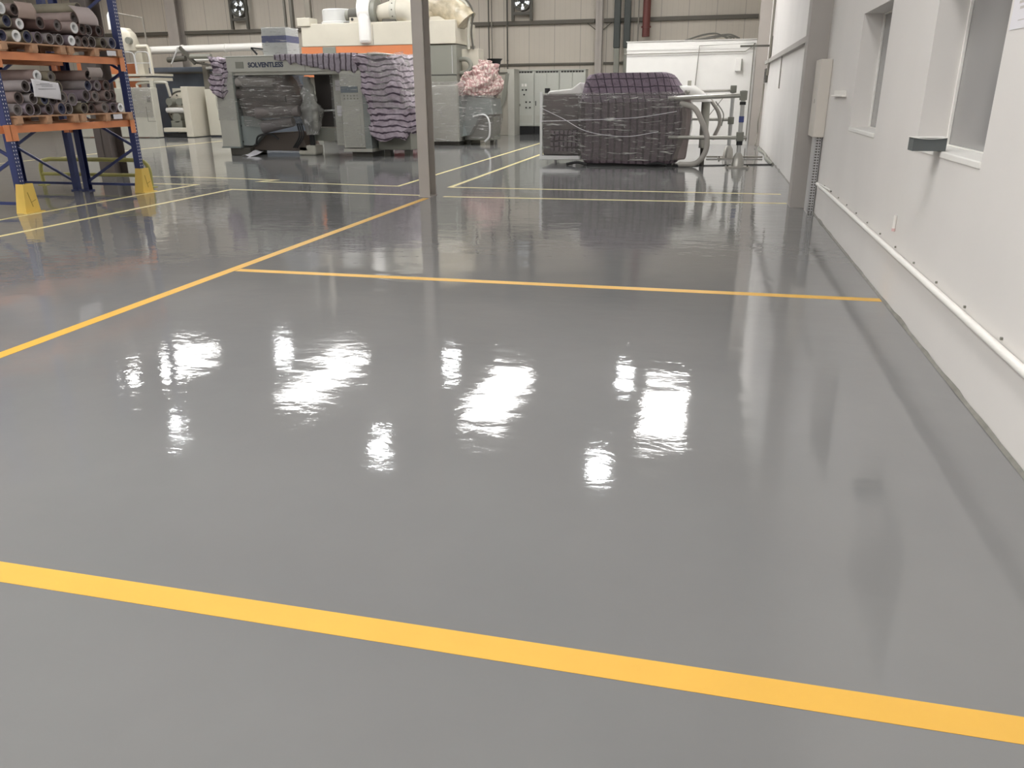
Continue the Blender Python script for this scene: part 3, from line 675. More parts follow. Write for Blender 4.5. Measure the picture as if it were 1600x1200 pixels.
UR = [[(10.52, 2.32), (10.69, 2.32), (10.85, 2.319), (11.01, 2.32), (11.18, 2.33), (11.34, 2.31)], [(10.6, 2.46), (10.76, 2.45), (10.93, 2.45), (11.2, 2.46)], [(10.68, 2.6), (10.85, 2.6), (11.06, 2.6)], [(10.76, 2.73)]]
ORD = ['first', 'second', 'third', 'fourth', 'fifth', 'sixth']; ROW = ['bottom row', 'second row', 'third row', 'top row']
TONES = [('greyish brown', C(122, 108, 104)), ('purplish grey', C(116, 106, 114)), ('brown', C(98, 78, 74)), ('olive grey', C(112, 106, 92)), ('grey', C(130, 124, 124))]
CORES = [('dark', C(60, 52, 50)), ('pale', C(205, 200, 205)), ('grey', C(96, 90, 88)), ('navy', C(50, 52, 72))]
PALE = {('lower left', 3, 0), ('lower right', 0, 4), ('upper left', 0, 1), ('upper left', 1, 1), ('upper left', 2, 0), ('upper right', 0, 0), ('upper right', 1, 0)}
rolls = {}
random.seed(11)
for pal, rows in (('lower left', LL), ('lower right', LR), ('upper left', UL), ('upper right', UR)):
    base_z = 1.27 if 'lower' in pal else 2.2
    for ri, row in enumerate(rows):
        for ci, (y, z) in enumerate(row):
            rad = random.choice((0.074, 0.078, 0.082))
            if ri == 0: z = base_z + rad
            else: z -= 0.025 if 'lower' in pal else 0.012
            ti = random.randrange(5); k = 1 if (pal, ri, ci) in PALE else random.choice((0, 0, 0, 2, 3))
            if (pal, ri, ci) == ('lower right', 1, 0): ti, k, rad = 1, 2, 0.09
            key = (ti, k, rad); xo = -9.13 + random.uniform(-0.07, 0.03); ln = 1.05
            lab = '%s roll, %s end, %s from left in %s, %s pallet' % (TONES[ti][0], CORES[k][0], ORD[ci], ROW[ri], pal)
            if key in rolls:
                copy_tree(rolls[key], (xo, y, z), lab)
            else:
                t = thing('film_roll', (0, 0, 0), lab, 'roll', 'rolls stacked on the rack pallets')
                MB().pipe((0, 0, 0), (-ln, 0, 0), rad, rad * 0.9, 22).build('wrap', mat('roll_' + TONES[ti][0].replace(' ', '_'), TONES[ti][1], 0.6, var=0.18, vscale=5), t, smooth=True)
                w_ = rad * 0.9; ins = -0.012 if k != 1 else 0.002
                MB().pipe((ins, 0, 0), (-ln + 0.01, 0, 0), w_, rad * (0.5 if k == 1 else 0.45), 22).build('core', mat('core_' + CORES[k][0], CORES[k][1], 0.7, var=0.1, vscale=9), t, smooth=True)
                for ch in t.children: ch.location.z += 0
                t.location = (xo, y, z); rolls[key] = t
# sheets of paper taped over the rolls
def sheet(name, y0, y1, z0, z1, m, label, bow=0.02, tilt=0.0, x=-9.1, skew=0.0):
    def fn(u, v): return ((x + bow * math.sin(PI * v) + tilt * (1 - v) , y0 + (y1 - y0) * u + skew * (1 - v), z0 + (z1 - z0) * v - 0.05 * (u - 0.5) * (1 if bow < 0.03 else 0)), (u, v))
    t = thing(name, (x, (y0 + y1) / 2, z0), label, 'paper')
    MB().grid(fn, 10, 10).build('sheet', m, t, smooth='all', solid=0.0015)
    return t
t = sheet('paper_sheet', 9.6, 10.08, 1.49, 1.72, M_PAPER, 'white printed paper sheet across the lower left rolls', 0.01)
l_ = MB()
for i, (a, b, z) in enumerate(((9.73, 9.9, 1.68), (9.66, 9.95, 1.665), (9.75, 9.95, 1.645), (9.68, 10.0, 1.61))):
    l_.box(-9.0855, -9.0845, a, b, z, z + 0.006)
l_.build('print_lines', mat('print_grey', C(120, 118, 122), 0.8), t)
sheet('paper_sheet', 9.58, 9.88, 2.5, 2.7, M_CARD, 'brownish paper sheet over the rolls on the upper left pallet', 0.04, skew=0.02)
sheet('paper_sheet', 10.55, 10.95, 2.5, 2.74, mat('pale_kraft', C(160, 148, 146), 0.8), 'long pale brown curling paper sheet on the upper right rolls', 0.05, 0.06, skew=0.08)
sheet('paper_sheet', 10.72, 11.0, 1.78, 1.92, mat('grey_kraft', C(138, 128, 124), 0.8), 'grey brown paper laid over the top roll of the lower right pallet', 0.03, 0.0, x=-9.12)

# goods on the rear rack (dark loads seen between the shelves)
for i, (y, z, h, lab) in enumerate(((9.3, 1.15, 0.6, 'dark covered load on the lower shelf of the rear rack, nearer one'), (10.45, 1.15, 0.5, 'dark covered load on the lower shelf of the rear rack, farther one'),
                                    (9.3, 2.08, 0.75, 'dark covered load on the upper shelf of the rear rack, nearer one'), (10.45, 2.08, 0.7, 'dark covered load on the upper shelf of the rear rack, farther one'))):
    o = MB().loft([(z + 0.002, -11.5, -10.56, y, y + 1.0), (z + h * 0.5, -11.5, -10.56, y, y + 1.0), (z + h * 0.9, -11.47, -10.6, y + 0.03, y + 0.97), (z + h, -11.4, -10.68, y + 0.1, y + 0.9)], 40, 0.02, 3, seed=i).build('covered_load', M_DBROWN, smooth='all')
    tag(o, lab, 'load', 'covered loads on the rear rack')

# ================================================================ SOLVENTLESS LAMINATOR (mid left)
t = thing('laminating_machine', (-10.2, 20, 0), 'big grey laminating machine with a gantry lettered SOLVENTLESS', 'machine')
LMB = t
Y0 = 19.5
b_ = bx(-12.35, -8.3, Y0, Y0 + 1.0, 2.07, 2.44).build('gantry_beam', M_MGREY, t, bevel=0.015)
bx(-12.3, -8.35, Y0 + 0.05, Y0 + 0.95, 2.0, 2.07).build('lower_ledge', M_MGREY, t)
bx(-12.4, -8.0, Y0 - 0.02, Y0 + 1.02, 2.44, 2.46).build('top_film', mat('white_sheet', C(205, 200, 192), 0.4), t)
bx(-10.13, -10.12, Y0 - 0.002, Y0, 2.07, 2.44).build('panel_joint', M_DARK, t)
bx(-12.08, -11.85, Y0 - 0.006, Y0, 2.16, 2.32).build('grey_patch', M_CABG, t)
text_part('lettering', 'SOLVENTLESS', 0.162, (-11.72, Y0 - 0.006, 2.185), (PI / 2, 0, 0), mat('navy_lettering', C(48, 54, 72), 0.5), t)
bx(-9.98, -9.72, Y0 - 0.006, Y0, 2.15, 2.3).build('dark_emblem', M_CABG, t)
text_part('second_lettering', 'S', 0.155, (-9.66, Y0 - 0.006, 2.185), (PI / 2, 0, 0), mat('faded_lettering', C(110, 110, 112), 0.5), t)
# left tower
bx(-12.75, -12.22, Y0, Y0 + 1.0, 0.22, 2.07).build('left_tower', M_MGREY, t, bevel=0.01)
bx(-12.22, -12.19, Y0 + 0.03, Y0 + 0.97, 0.22, 2.0).build('left_side_plate', M_MGREY2, t)
for z in (1.75, 1.2, 0.75, 0.35): MB().tube([(-12.19, Y0 + 0.12, z), (-12.17, Y0 + 0.12, z)], 0.03, 10).build('bolt', M_BLACK, t)
bx(-12.6, -12.0, Y0 + 0.1, Y0 + 0.95, 0.0, 0.2).build('left_foot', M_DARKST, t, bevel=0.02)
bx(-12.77, -12.2, Y0 - 0.02, Y0 + 1.02, 0.19, 0.23).build('left_base_rim', M_MGREY2, t)
# roller unit in dark brown covers
MB().loft([(1.0, -12.1, -10.55, Y0 + 0.1, Y0 + 1.1), (1.25, -12.15, -10.5, Y0 + 0.1, Y0 + 1.1), (1.45, -12.15, -10.45, Y0, Y0 + 1.1), (1.62, -12.15, -10.75, Y0 + 0.1, Y0 + 1.1), (1.9, -12.1, -10.9, Y0 + 0.15, Y0 + 1.1), (2.0, -12.1, -11.0, Y0 + 0.3, Y0 + 1.1)], 56, 0.06, 2.2).build('roller_cover', M_DBROWN, t, smooth='all')
MB().tube([(-12.1, Y0 + 0.0, 1.83), (-11.05, Y0 + 0.05, 1.8)], 0.11, 20).build('upper_roller', mat('roller_pale', C(120, 116, 112), 0.35), t, smooth=True)
MB().tube([(-12.1, Y0 - 0.02, 1.55), (-10.75, Y0 + 0.05, 1.42)], [0.12, 0.09], 20).build('slanting_roller', mat('roller_dark', C(70, 64, 62), 0.35), t, smooth=True)
MB().loft(densify([(0.75, -12.1, -10.6, Y0 - 0.1, Y0 + 0.9), (1.3, -12.12, -10.45, Y0 - 0.14, Y0 + 0.9), (1.98, -12.1, -10.7, Y0 - 0.08, Y0 + 0.9)], 6), 80, 0.07, 3, seed=41, cap=False).build('stretch_film', M_FILM, t, smooth='all')
MB().loft(densify([(0.9, -12.8, -12.15, Y0 - 0.05, Y0 + 1.05), (2.06, -12.8, -12.15, Y0 - 0.05, Y0 + 1.05)], 6), 60, 0.025, 3, seed=43, cap=False, power=9).build('stretch_film', M_FILML, t, smooth='all')
MB().tube([(-11.6, Y0 - 0.05, 1.08), (-10.45, Y0 + 0.1, 1.12)], 0.14, 20).build('lower_roller', mat('roller_grey', C(104, 98, 96), 0.4), t, smooth=True)
MB().tube([(-11.5, Y0 + 0.02, 0.72), (-10.65, Y0 + 0.1, 0.86)], [0.16, 0.12], 20).build('arm_roller', mat('roller_grey2', C(96, 92, 92), 0.4), t, smooth=True)
MB().prism([(-12.18, 0.25), (-12.18, 1.0), (-11.85, 0.98), (-11.5, 0.86), (-11.35, 0.72), (-11.55, 0.55), (-11.9, 0.25)], 1, Y0 + 0.1, Y0 + 0.3).build('arm_plate', M_MGREY2, t, bevel=0.01)
MB().tube([(-11.5, Y0 + 0.09, 0.78), (-11.5, Y0 + 0.02, 0.78)], 0.09, 18).build('pivot', M_CABG, t, smooth=True)
MB().prism([(-12.1, 0.12), (-11.6, 0.55), (-10.6, 0.6), (-10.4, 0.1)], 1, Y0 + 0.3, Y0 + 1.1).build('base_casting', mat('brown_casting', C(78, 70, 64), 0.5), t, bevel=0.02)
for k in range(3): MB().tube(curve([(-10.6 + k * 0.06, Y0 + 0.2, 0.8), (-10.52 + k * 0.06, Y0 + 0.1, 0.5), (-10.75 + k * 0.05, Y0 + 0.15, 0.2)]), 0.02, 8).build('cable', M_BLACK, t, smooth=True)
MB().tube(curve([(-11.75, Y0, 0.3), (-11.65, Y0, 0.5), (-11.3, Y0, 0.55), (-11.1, Y0 + 0.05, 0.42)]), 0.025, 8).build('hose', M_BLACK, t, smooth=True)
# middle: dark sheet, control cabinet with papers
bx(-10.35, -9.62, Y0 + 0.9, Y0 + 0.95, 0.7, 2.0).build('dark_sheet', mat('dark_web', C(58, 54, 52), 0.35), t)
MB().tube([(-10.6, Y0 + 0.8, 1.1), (-9.6, Y0 + 0.85, 1.12)], 0.025, 12).build('guide_bar', M_ALU, t, smooth=True)
bx(-10.35, -9.6, Y0 + 0.6, Y0 + 1.0, 0.35, 0.68).build('lower_frame', M_CABG, t, bevel=0.01)
bx(-9.62, -9.2, Y0 + 0.45, Y0 + 1.0, 0.25, 2.0).build('mid_cabinet', M_MGREY, t, bevel=0.01)
for z in (1.6, 0.98): bx(-9.55, -9.38, Y0 + 0.443, Y0 + 0.449, z, z + 0.26).build('taped_paper', M_PAPER, t)
MB().tube([(-9.2, Y0 + 0.5, 0.85), (-9.02, Y0 + 0.5, 0.85)], 0.22, 24).build('hub', M_CABG, t, smooth=True)
# right tower
bx(-9.2, -8.62, Y0 - 0.02, Y0 + 1.0, 0.22, 2.07).build('right_tower', M_MGREY, t, bevel=0.01)
bx(-9.12, -8.7, Y0 - 0.03, Y0 - 0.02, 0.32, 1.22).build('door', M_MGREY, t, bevel=0.008)
bx(-8.62, -8.45, Y0 + 0.0, Y0 + 1.0, 0.18, 2.0).build('right_side_plate', M_MGREY2, t)
bx(-9.18, -8.72, Y0 - 0.035, Y0 - 0.02, 1.55, 1.7).build('display', mat('display_blue', C(78, 90, 100), 0.2), t)
for j in range(2):
    for i in range(5):
        x = -9.1 + i * 0.09; z = 1.48 - j * 0.07
        MB().tube([(x, Y0 - 0.02, z), (x, Y0 - 0.04, z)], 0.018, 8).build('button', M_CABG, t)
bx(-9.22, -8.43, Y0 - 0.04, Y0 + 1.02, 0.12, 0.2).build('right_base_rim', M_MGREY, t)
bx(-9.05, -8.5, Y0 + 0.1, Y0 + 0.9, 0.0, 0.12).build('right_foot', M_DARKST, t)
# covered winding end
MB().box(-8.4, -7.5, Y0 + 0.3, Y0 + 1.4, 0.15, 0.75).build('winder_base', M_CABG, t, bevel=0.02)
for x in (-8.2, -7.65): bx(x - 0.08, x + 0.08, Y0 + 0.4, Y0 + 0.6, 0, 0.16).build('machine_foot', M_DARKST, t)
lev = [(0.42, -8.35, -7.55), (0.5, -8.42, -7.5), (0.62, -8.45, -7.42), (0.75, -8.48, -7.22), (0.85, -8.5, -7.18), (1.0, -8.52, -7.25), (1.15, -8.54, -7.22), (1.3, -8.55, -7.28), (1.45, -8.58, -7.38), (1.6, -8.6, -7.4), (1.8, -8.66, -7.46), (2.0, -8.72, -7.5), (2.15, -8.78, -7.54), (2.28, -8.84, -7.56), (2.36, -8.84, -7.6), (2.4, -8.76, -7.7)]
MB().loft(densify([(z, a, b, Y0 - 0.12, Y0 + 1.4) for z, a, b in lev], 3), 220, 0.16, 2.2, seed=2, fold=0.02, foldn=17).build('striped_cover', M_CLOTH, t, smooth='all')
def drape(u, v):
    x = -10.95 + 2.3 * u; lo = 2.06 + 0.3 * (1 - min(1, u * 1.4)) + 0.1 * noise.noise(Vector((x * 7, 0, 0)))
    if v < 0.35: z = lo + (2.47 - lo) * v / 0.35; y = Y0 - 0.025 - 0.02 * abs(math.sin(x * 14)) * (1 - v)
    else: z = 2.475 + 0.02 * noise.noise(Vector((x * 4, v * 5, 0))); y = Y0 - 0.02 + (v - 0.35) * 1.4
    return ((x, y, z), (x, v))
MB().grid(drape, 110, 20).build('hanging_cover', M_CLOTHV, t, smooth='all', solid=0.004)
MB().loft(densify([(1.45, -12.62, -12.5, Y0 - 0.1, Y0 + 0.2), (1.6, -12.8, -12.45, Y0 - 0.1, Y0 + 0.7), (1.85, -12.85, -12.4, Y0 - 0.1, Y0 + 0.9), (2.2, -12.88, -12.35, Y0 - 0.1, Y0 + 0.9), (2.42, -12.8, -12.36, Y0 - 0.1, Y0 + 0.9)], 6), 110, 0.2, 4, seed=9, fold=0.03, foldn=11).build('bunched_cover', M_CLOTH, t, smooth='all')
MB().loft(densify([(1.15, -8.3, -7.15, Y0 - 0.16, Y0 + 1.2), (1.6, -8.4, -7.3, Y0 - 0.2, Y0 + 1.2), (2.1, -8.5, -7.42, Y0 - 0.2, Y0 + 1.2), (2.4, -8.5, -7.5, Y0 - 0.14, Y0 + 1.2), (2.44, -8.3, -7.7, Y0, Y0 + 1.0)], 8), 160, 0.16, 3.2, seed=14, fold=0.02).build('film_over_cover', M_FILML, t, smooth='all')
# films
MB().loft(densify([(0.25, -9.25, -8.4, Y0 - 0.08, Y0 + 1.1), (1.1, -9.25, -8.42, Y0 - 0.1, Y0 + 1.1), (2.0, -9.25, -8.45, Y0 - 0.08, Y0 + 1.1)], 6), 80, 0.03, 3, seed=4, cap=False).build('stretch_film', M_FILML, t, smooth='all')
MB().loft(densify([(0.3, -9.7, -9.25, Y0 + 0.38, Y0 + 1.1), (2.0, -9.7, -9.25, Y0 + 0.38, Y0 + 1.1)], 8), 60, 0.03, 3, seed=6, cap=False).build('stretch_film', M_FILML, t, smooth='all')
MB().loft(densify([(0.5, -10.45, -10.15, Y0 + 0.3, Y0 + 0.6), (0.9, -10.55, -10.05, Y0 + 0.2, Y0 + 0.7), (1.15, -10.62, -9.95, Y0 + 0.1, Y0 + 0.7), (1.3, -10.5, -10.1, Y0 + 0.2, Y0 + 0.6), (1.7, -10.45, -10.18, Y0 + 0.3, Y0 + 0.55), (1.95, -10.4, -10.25, Y0 + 0.35, Y0 + 0.5)], 5), 60, 0.07, 5, seed=8, cap=True, power=2.5).build('bunched_film', M_FILMV, t, smooth='all')
MB().tube([(-10.33, Y0 + 0.45, 0.25), (-10.33, Y0 + 0.45, 1.9)], 0.07, 14).build('centre_shaft', M_MGREY2, t, smooth=True)
MB().box(-10.38, -10.26, Y0 + 0.38, Y0 + 0.44, 0.02, 0.85).build('black_leg', M_BLACK, t)
MB().box(-10.7, -10.2, Y0 + 0.3, Y0 + 0.8, 0.0, 0.25).build('shaft_base', M_CREAM2, t, bevel=0.05)

tag(MB().grid(lambda u, v: ((-12.0 + 0.3 * u + 0.06 * v, Y0 - 0.35 + 0.5 * v, 0.02 + 0.1 * v * v + 0.02 * math.sin(6 * u)), (u, v)), 8, 6).build('fallen_paper', M_PAPER, solid=0.002, smooth='all'), 'crumpled white paper on the floor under the laminating machine', 'paper')
t = thing('striped_box', (-10.9, 20.1, 2.46), 'pale box with a navy band in plastic wrap on top of the gantry', 'box')
bx(-11.3, -10.62, Y0 + 0.1, Y0 + 0.75, 2.465, 3.1).build('carton', mat('pale_grey_carton', C(176, 178, 176), 0.35), t, bevel=0.01)
MB().box(-11.305, -10.615, Y0 + 0.095, Y0 + 0.755, 2.76, 2.92).build('navy_band', M_NAVY, t)
MB().loft(densify([(2.48, -11.33, -10.59, Y0 + 0.06, Y0 + 0.78), (3.12, -11.33, -10.59, Y0 + 0.06, Y0 + 0.78)], 5), 60, 0.02, 4, seed=3, power=9).build('plastic_wrap', M_FILML, t, smooth='all')
t = thing('desk_lamp_arm', (-11.7, 19.8, 2.46), 'small black jointed arm on top of the gantry beside the striped box', 'arm')
MB().tube([(-11.38, 19.8, 2.47), (-11.38, 19.8, 2.95)], 0.015, 8).build('post', M_BLACK, t)
MB().beam((-11.38, 19.8, 2.62), (-11.75, 19.8, 2.66), 0.03, 0.03).build('upper_link', M_BLACK, t)
MB().beam((-11.75, 19.8, 2.66), (-11.6, 19.8, 2.5), 0.03, 0.04).build('lower_link', M_BLACK, t)

# ================================================================ LEFT CREAM PRINTING MACHINE
t = thing('printing_machine', (-21, 28.5, 0), 'cream machine with a round roller window seen right of the rack', 'machine')
YC = 27.6
bx(-24.6, -20.8, YC, YC + 0.35, 0.02, 1.82).build('left_housing', M_CREAM2, t, bevel=0.02)
MB().loft(densify([(0.75, -22.1, -20.85, YC - 0.04, YC + 0.33), (1.84, -22.1, -20.85, YC - 0.04, YC + 0.33)], 5), 60, 0.03, 2, seed=5, power=12).build('film_sheet', film_mat('pale_film', 0.35, 0.7), t, smooth='all')
bx(-20.75, -19.75, YC + 1.2, YC + 1.5, 0.02, 1.8).build('inner_back_plate', M_CREAM2, t)
bx(-19.75, -19.45, YC + 0.3, YC + 1.45, 0.02, 1.85).build('right_side_plate', M_CREAM, t, bevel=0.02)
bx(-19.2, -18.1, YC + 1.0, YC + 2.5, 0.05, 1.75).build('rear_housing', mat('pale_housing', C(165, 162, 150), 0.4), t, bevel=0.02)
MB().tube([(-20.25, YC + 1.19, 1.0), (-20.25, YC + 1.0, 1.0)], 0.72, 40).build('round_flange', M_CREAM, t, smooth=True)
MB().pipe((-20.25, YC + 0.99, 1.0), (-20.25, YC + 1.0, 1.0), 0.72, 0.66, 40).build('flange_rim', M_DARKST, t)
for k in range(8):
    a = k * PI / 4 + 0.3; MB().tube([(-20.25 + 0.57 * math.cos(a), YC + 0.99, 1.0 + 0.57 * math.sin(a)), (-20.25 + 0.57 * math.cos(a), YC + 0.95, 1.0 + 0.57 * math.sin(a))], 0.03, 8).build('bolt', M_DARKST, t)
MB().tube([(-20.75, YC + 0.7, 1.0), (-19.95, YC + 0.7, 1.0)], 0.1, 18).build('white_roller', M_WHITE, t, smooth=True)
MB().tube([(-19.95, YC + 0.7, 1.0), (-19.75, YC + 0.7, 1.0)], 0.06, 14).build('roller_journal', M_DARKST, t, smooth=True)
for x, z, r in ((-20.55, 1.3, 0.14), (-20.1, 1.3, 0.14), (-20.3, 0.72, 0.18)): MB().tube([(x, YC + 0.95, z), (x, YC + 0.6, z)], r, 18).build('gear', M_CABG, t, smooth=True)
MB().box(-20.6, -20.1, YC + 0.6, YC + 1.0, 0.2, 0.62).build('drive_block', M_CABG, t, bevel=0.03)
bx(-20.75, -19.7, YC + 0.3, YC + 0.5, 0.2, 0.36).build('cross_bar', M_CREAM, t, bevel=0.02)
bx(-20.75, -19.7, YC + 0.4, YC + 1.0, 0.02, 0.14).build('dark_sump', M_BLACK, t)
MB().box(-21.05, -20.9, YC - 0.012, YC, 1.3, 1.5).build('name_plate', M_CABG, t)
dl = MB(); dl.box(-21.15, -21.13, YC - 0.01, YC, 0.6, 1.15).box(-21.15, -20.8, YC - 0.01, YC, 0.6, 0.62).build('door_outline', M_CABG, t)
MB().tube(curve([(-21.6, YC + 0.3, 1.82), (-21.6, YC + 0.3, 1.95), (-21.3, YC + 0.3, 2.0), (-20.4, YC + 0.3, 2.0), (-20.3, YC + 0.3, 1.9), (-20.3, YC + 0.4, 1.5)]), 0.05, 12).build('bent_pipe', M_CREAM2, t, smooth=True)
# gantry platform with railings, column and valves above it
t = thing('service_platform', (-22, 29, 2.1), 'cream raised platform with thin railings and pipes above the cream machine', 'platform')
YP = 27.8
bx(-24.5, -20.75, YP, YP + 1.2, 2.24, 2.32).build('deck', M_CREAM, t)
bx(-24.5, -20.8, YP + 0.02, YP + 1.2, 2.07, 2.18).build('lower_beam', M_CREAM, t)
for x in (-24.2, -22.4, -20.9): bx(x - 0.08, x + 0.08, YC + 0.2, YC + 0.34, 1.82, 2.08).build('support', M_CREAM2, t)
def railing(xa, xb, y):
    MB().tube(curve([(xa, y, 2.32), (xa, y, 2.95), (xa + 0.12, y, 3.08), (xb - 0.12, y, 3.08), (xb, y, 2.95), (xb, y, 2.32)], 5), 0.02, 8).build('railing', M_ALU, t, smooth=True)
    MB().tube([(xa, y, 2.7), (xb, y, 2.7)], 0.015, 8).build('rail_bar', M_ALU, t)
railing(-22.1, -21.55, YP + 0.1); railing(-21.5, -20.9, YP + 0.1)
bx(-21.85, -21.5, YP + 0.5, YP + 0.8, 2.32, 3.2).build('white_column', M_CREAM, t, bevel=0.02)
MB().loft([(3.15, -22.1, -21.7, YP + 0.3, YP + 0.7), (3.4, -22.2, -21.65, YP + 0.3, YP + 0.75), (3.75, -22.2, -21.75, YP + 0.3, YP + 0.75), (3.95, -22.15, -21.95, YP + 0.4, YP + 0.7)], 30, 0.02, 2).build('valve_body', M_CREAM, t, smooth='all')
MB().tube([(-22.2, YP + 0.5, 3.3), (-21.2, YP + 0.5, 3.3), (-21.15, YP + 0.5, 3.2), (-21.15, YP + 0.5, 2.32)], 0.07, 12).build('pipe', M_CREAM, t, smooth=True)
MB().tube([(-22.6, YP + 0.5, 3.95), (-22.0, YP + 0.5, 3.9)], 0.06, 12).build('pipe', M_WHITE, t, smooth=True)
MB().tube([(-21.75, YP + 0.3, 3.5), (-21.75, YP + 0.15, 3.5)], 0.12, 18).build('gauge', M_CABG, t, smooth=True)
MB().tube([(-22.4, YP + 0.6, 4.5), (-21.3, YP + 0.6, 4.3), (-21.25, YP + 0.6, 3.0)], 0.03, 8).build('thin_pipe', M_COND, t, smooth=True)
MB().loft([(3.9, -22.65, -22.35, YP + 0.3, YP + 0.6), (4.4, -22.65, -22.35, YP + 0.3, YP + 0.6), (4.6, -22.55, -22.45, YP + 0.4, YP + 0.5)], 24, 0.01, 2).build('white_tank', M_WHITE, t, smooth='all')
t = thing('orange_cabinet', (-24.2, 29.3, 1.9), 'orange panelled cabinet glimpsed between the rack shelves', 'cabinet')
bx(-25.3, -23.2, 29.2, 30.2, 0, 2.8).build('body', M_OVEN_O, t)
bx(-23.9, -23.85, 29.19, 29.2, 2.0, 2.75).build('panel_joint', M_DARK, t)
# ducts and dark plant behind
t = thing('white_duct', (-18.2, 29.5, 3.0), 'long white horizontal duct running above the cream machine', 'duct')
MB().tube([(-22.0, 29.5, 3.22), (-16.6, 29.5, 3.27), (-15.4, 28.9, 3.27)], 0.14, 20).build('tube', M_WHITE, t, smooth=True)
for x in (-20.5, -18.6, -17.0): MB().pipe((x - 0.03, 29.5, 3.24), (x + 0.03, 29.5, 3.24), 0.16, 0.14, 20).build('joint_band', M_WHITE, t, smooth=True)
for k, (z, r, xa, lab) in enumerate(((2.86, 0.06, -20.5, 'upper thin white pipe below the long white duct'), (2.56, 0.05, -20.0, 'lower thin white pipe below the long white duct'))):
    t = thing('white_pipe', (xa, 29.9, z), lab, 'pipe'); yq = 30.15
    MB().tube([(xa, yq, z), (-14.2, yq, z + 0.02)], r, 12).build('tube', M_WHITE, t, smooth=True)
    for xq in (xa + 0.3, -14.6): MB().box(xq - 0.02, xq + 0.02, yq, 30.4, z - r - 0.02, z - r).box(xq - 0.02, xq + 0.02, 30.3, 30.34, 2.5, z - r).build('bracket', M_DARKST, t)
t = thing('dark_plant_unit', (-20, 30.5, 0), 'dark blue grey plant unit behind the cream machine', 'machine')
bx(-23.0, -14.2, 30.3, 31.6, 0.0, 2.62).build('casing', mat('slate_casing', C(74, 80, 88), 0.5, var=0.15, vscale=1.5), t, bevel=0.03)
bx(-23.05, -14.15, 30.25, 31.65, 2.36, 2.44).build('dark_rib', M_DARKST, t)
bx(-20.2, -19.98, 30.15, 30.3, 1.6, 2.7).build('strut', M_COND, t)
t = thing('pipe_fittings', (-20.8, 29.8, 2.9), 'cluster of dark valves and struts at the end of the white duct', 'valves')
MB().beam((-20.5, 29.3, 3.3), (-19.9, 29.3, 2.7), 0.1, 0.12).build('slanted_strut', M_DARKST, t)
MB().tube([(-21.1, 29.3, 2.85), (-20.3, 29.3, 2.9)], 0.1, 14).build('valve', M_DARKST, t, smooth=True)
MB().tube([(-20.0, 29.2, 2.95), (-19.1, 29.2, 2.95)], 0.09, 14).build('valve', M_CABG, t, smooth=True)
MB().tube([(-20.9, 29.2, 2.7), (-20.5, 29.2, 3.3)], 0.03, 8).build('white_lever', M_ALU, t)
MB().tube([(-20.0, 29.3, 2.75), (-18.6, 29.3, 2.55)], 0.04, 8).build('valve_rod', M_DARKST, t)

# ================================================================ BIG CREAM AND ORANGE OVEN
t = thing('drying_oven', (-10.3, 26.2, 0), 'long cream drying oven with an orange band behind the laminating machine', 'machine')
YO = 25.0
bx(-13.0, -7.85, YO, YO + 2.2, 2.95, 3.62).build('cream_top_panel', M_CREAM, t, bevel=0.02)
bx(-13.05, -8.75, YO + 0.02, YO + 2.2, 2.05, 2.95).build('orange_panel', M_OVEN_O, t)
bx(-13.0, -12.7, YO + 0.3, YO + 2.2, 0.0, 2.05).build('left_leg', M_CABG, t)
bx(-10.9, -10.6, YO + 0.3, YO + 2.2, 0.0, 2.05).build('middle_leg', M_CABG, t)
bx(-13.0, -8.75, YO + 1.4, YO + 2.2, 0.3, 2.05).build('rear_frame', mat('oven_under', C(120, 108, 104), 0.5), t)
bx(-8.75, -7.85, YO + 0.05, YO + 2.2, 0.15, 2.93).build('end_cabinet', M_CABG, t, bevel=0.02)
bx(-8.7, -7.86, YO + 0.04, YO + 0.05, 2.05, 2.07).build('cabinet_joint', M_DARK, t)
bx(-8.0, -7.985, YO + 0.04, YO + 0.05, 2.1, 2.9).build('cabinet_trim', M_ALU, t)
bx(-8.75, -7.85, YO + 0.1, YO + 2.1, 0.0, 0.15).build('plinth', M_DARKST, t)
bx(-12.3, -11.85, YO - 0.01, YO + 0.02, 2.6, 2.94).build('grey_hatch', M_CABG, t, bevel=0.01)
bx(-10.55, -10.54, YO - 0.004, YO, 2.97, 3.55).build('panel_joint', M_DARK, t)
bx(-9.42, -9.3, YO - 0.02, YO + 0.02, 2.1, 2.36).build('louvre_frame', M_WHITE, t)
lv = MB()
for k in range(6): lv.box(-9.3, -8.9, YO - 0.01, YO + 0.02, 2.13 + k * 0.04, 2.15 + k * 0.04)
lv.build('louvre', M_ALU, t)
bx(-9.4, -8.76, YO - 0.02, YO + 0.3, 1.9, 2.05).build('lower_rail', M_CABG, t)
bx(-13.1, -12.65, YO - 0.05, YO + 0.5, 3.55, 3.8).build('corner_box', M_CREAM, t, bevel=0.02)
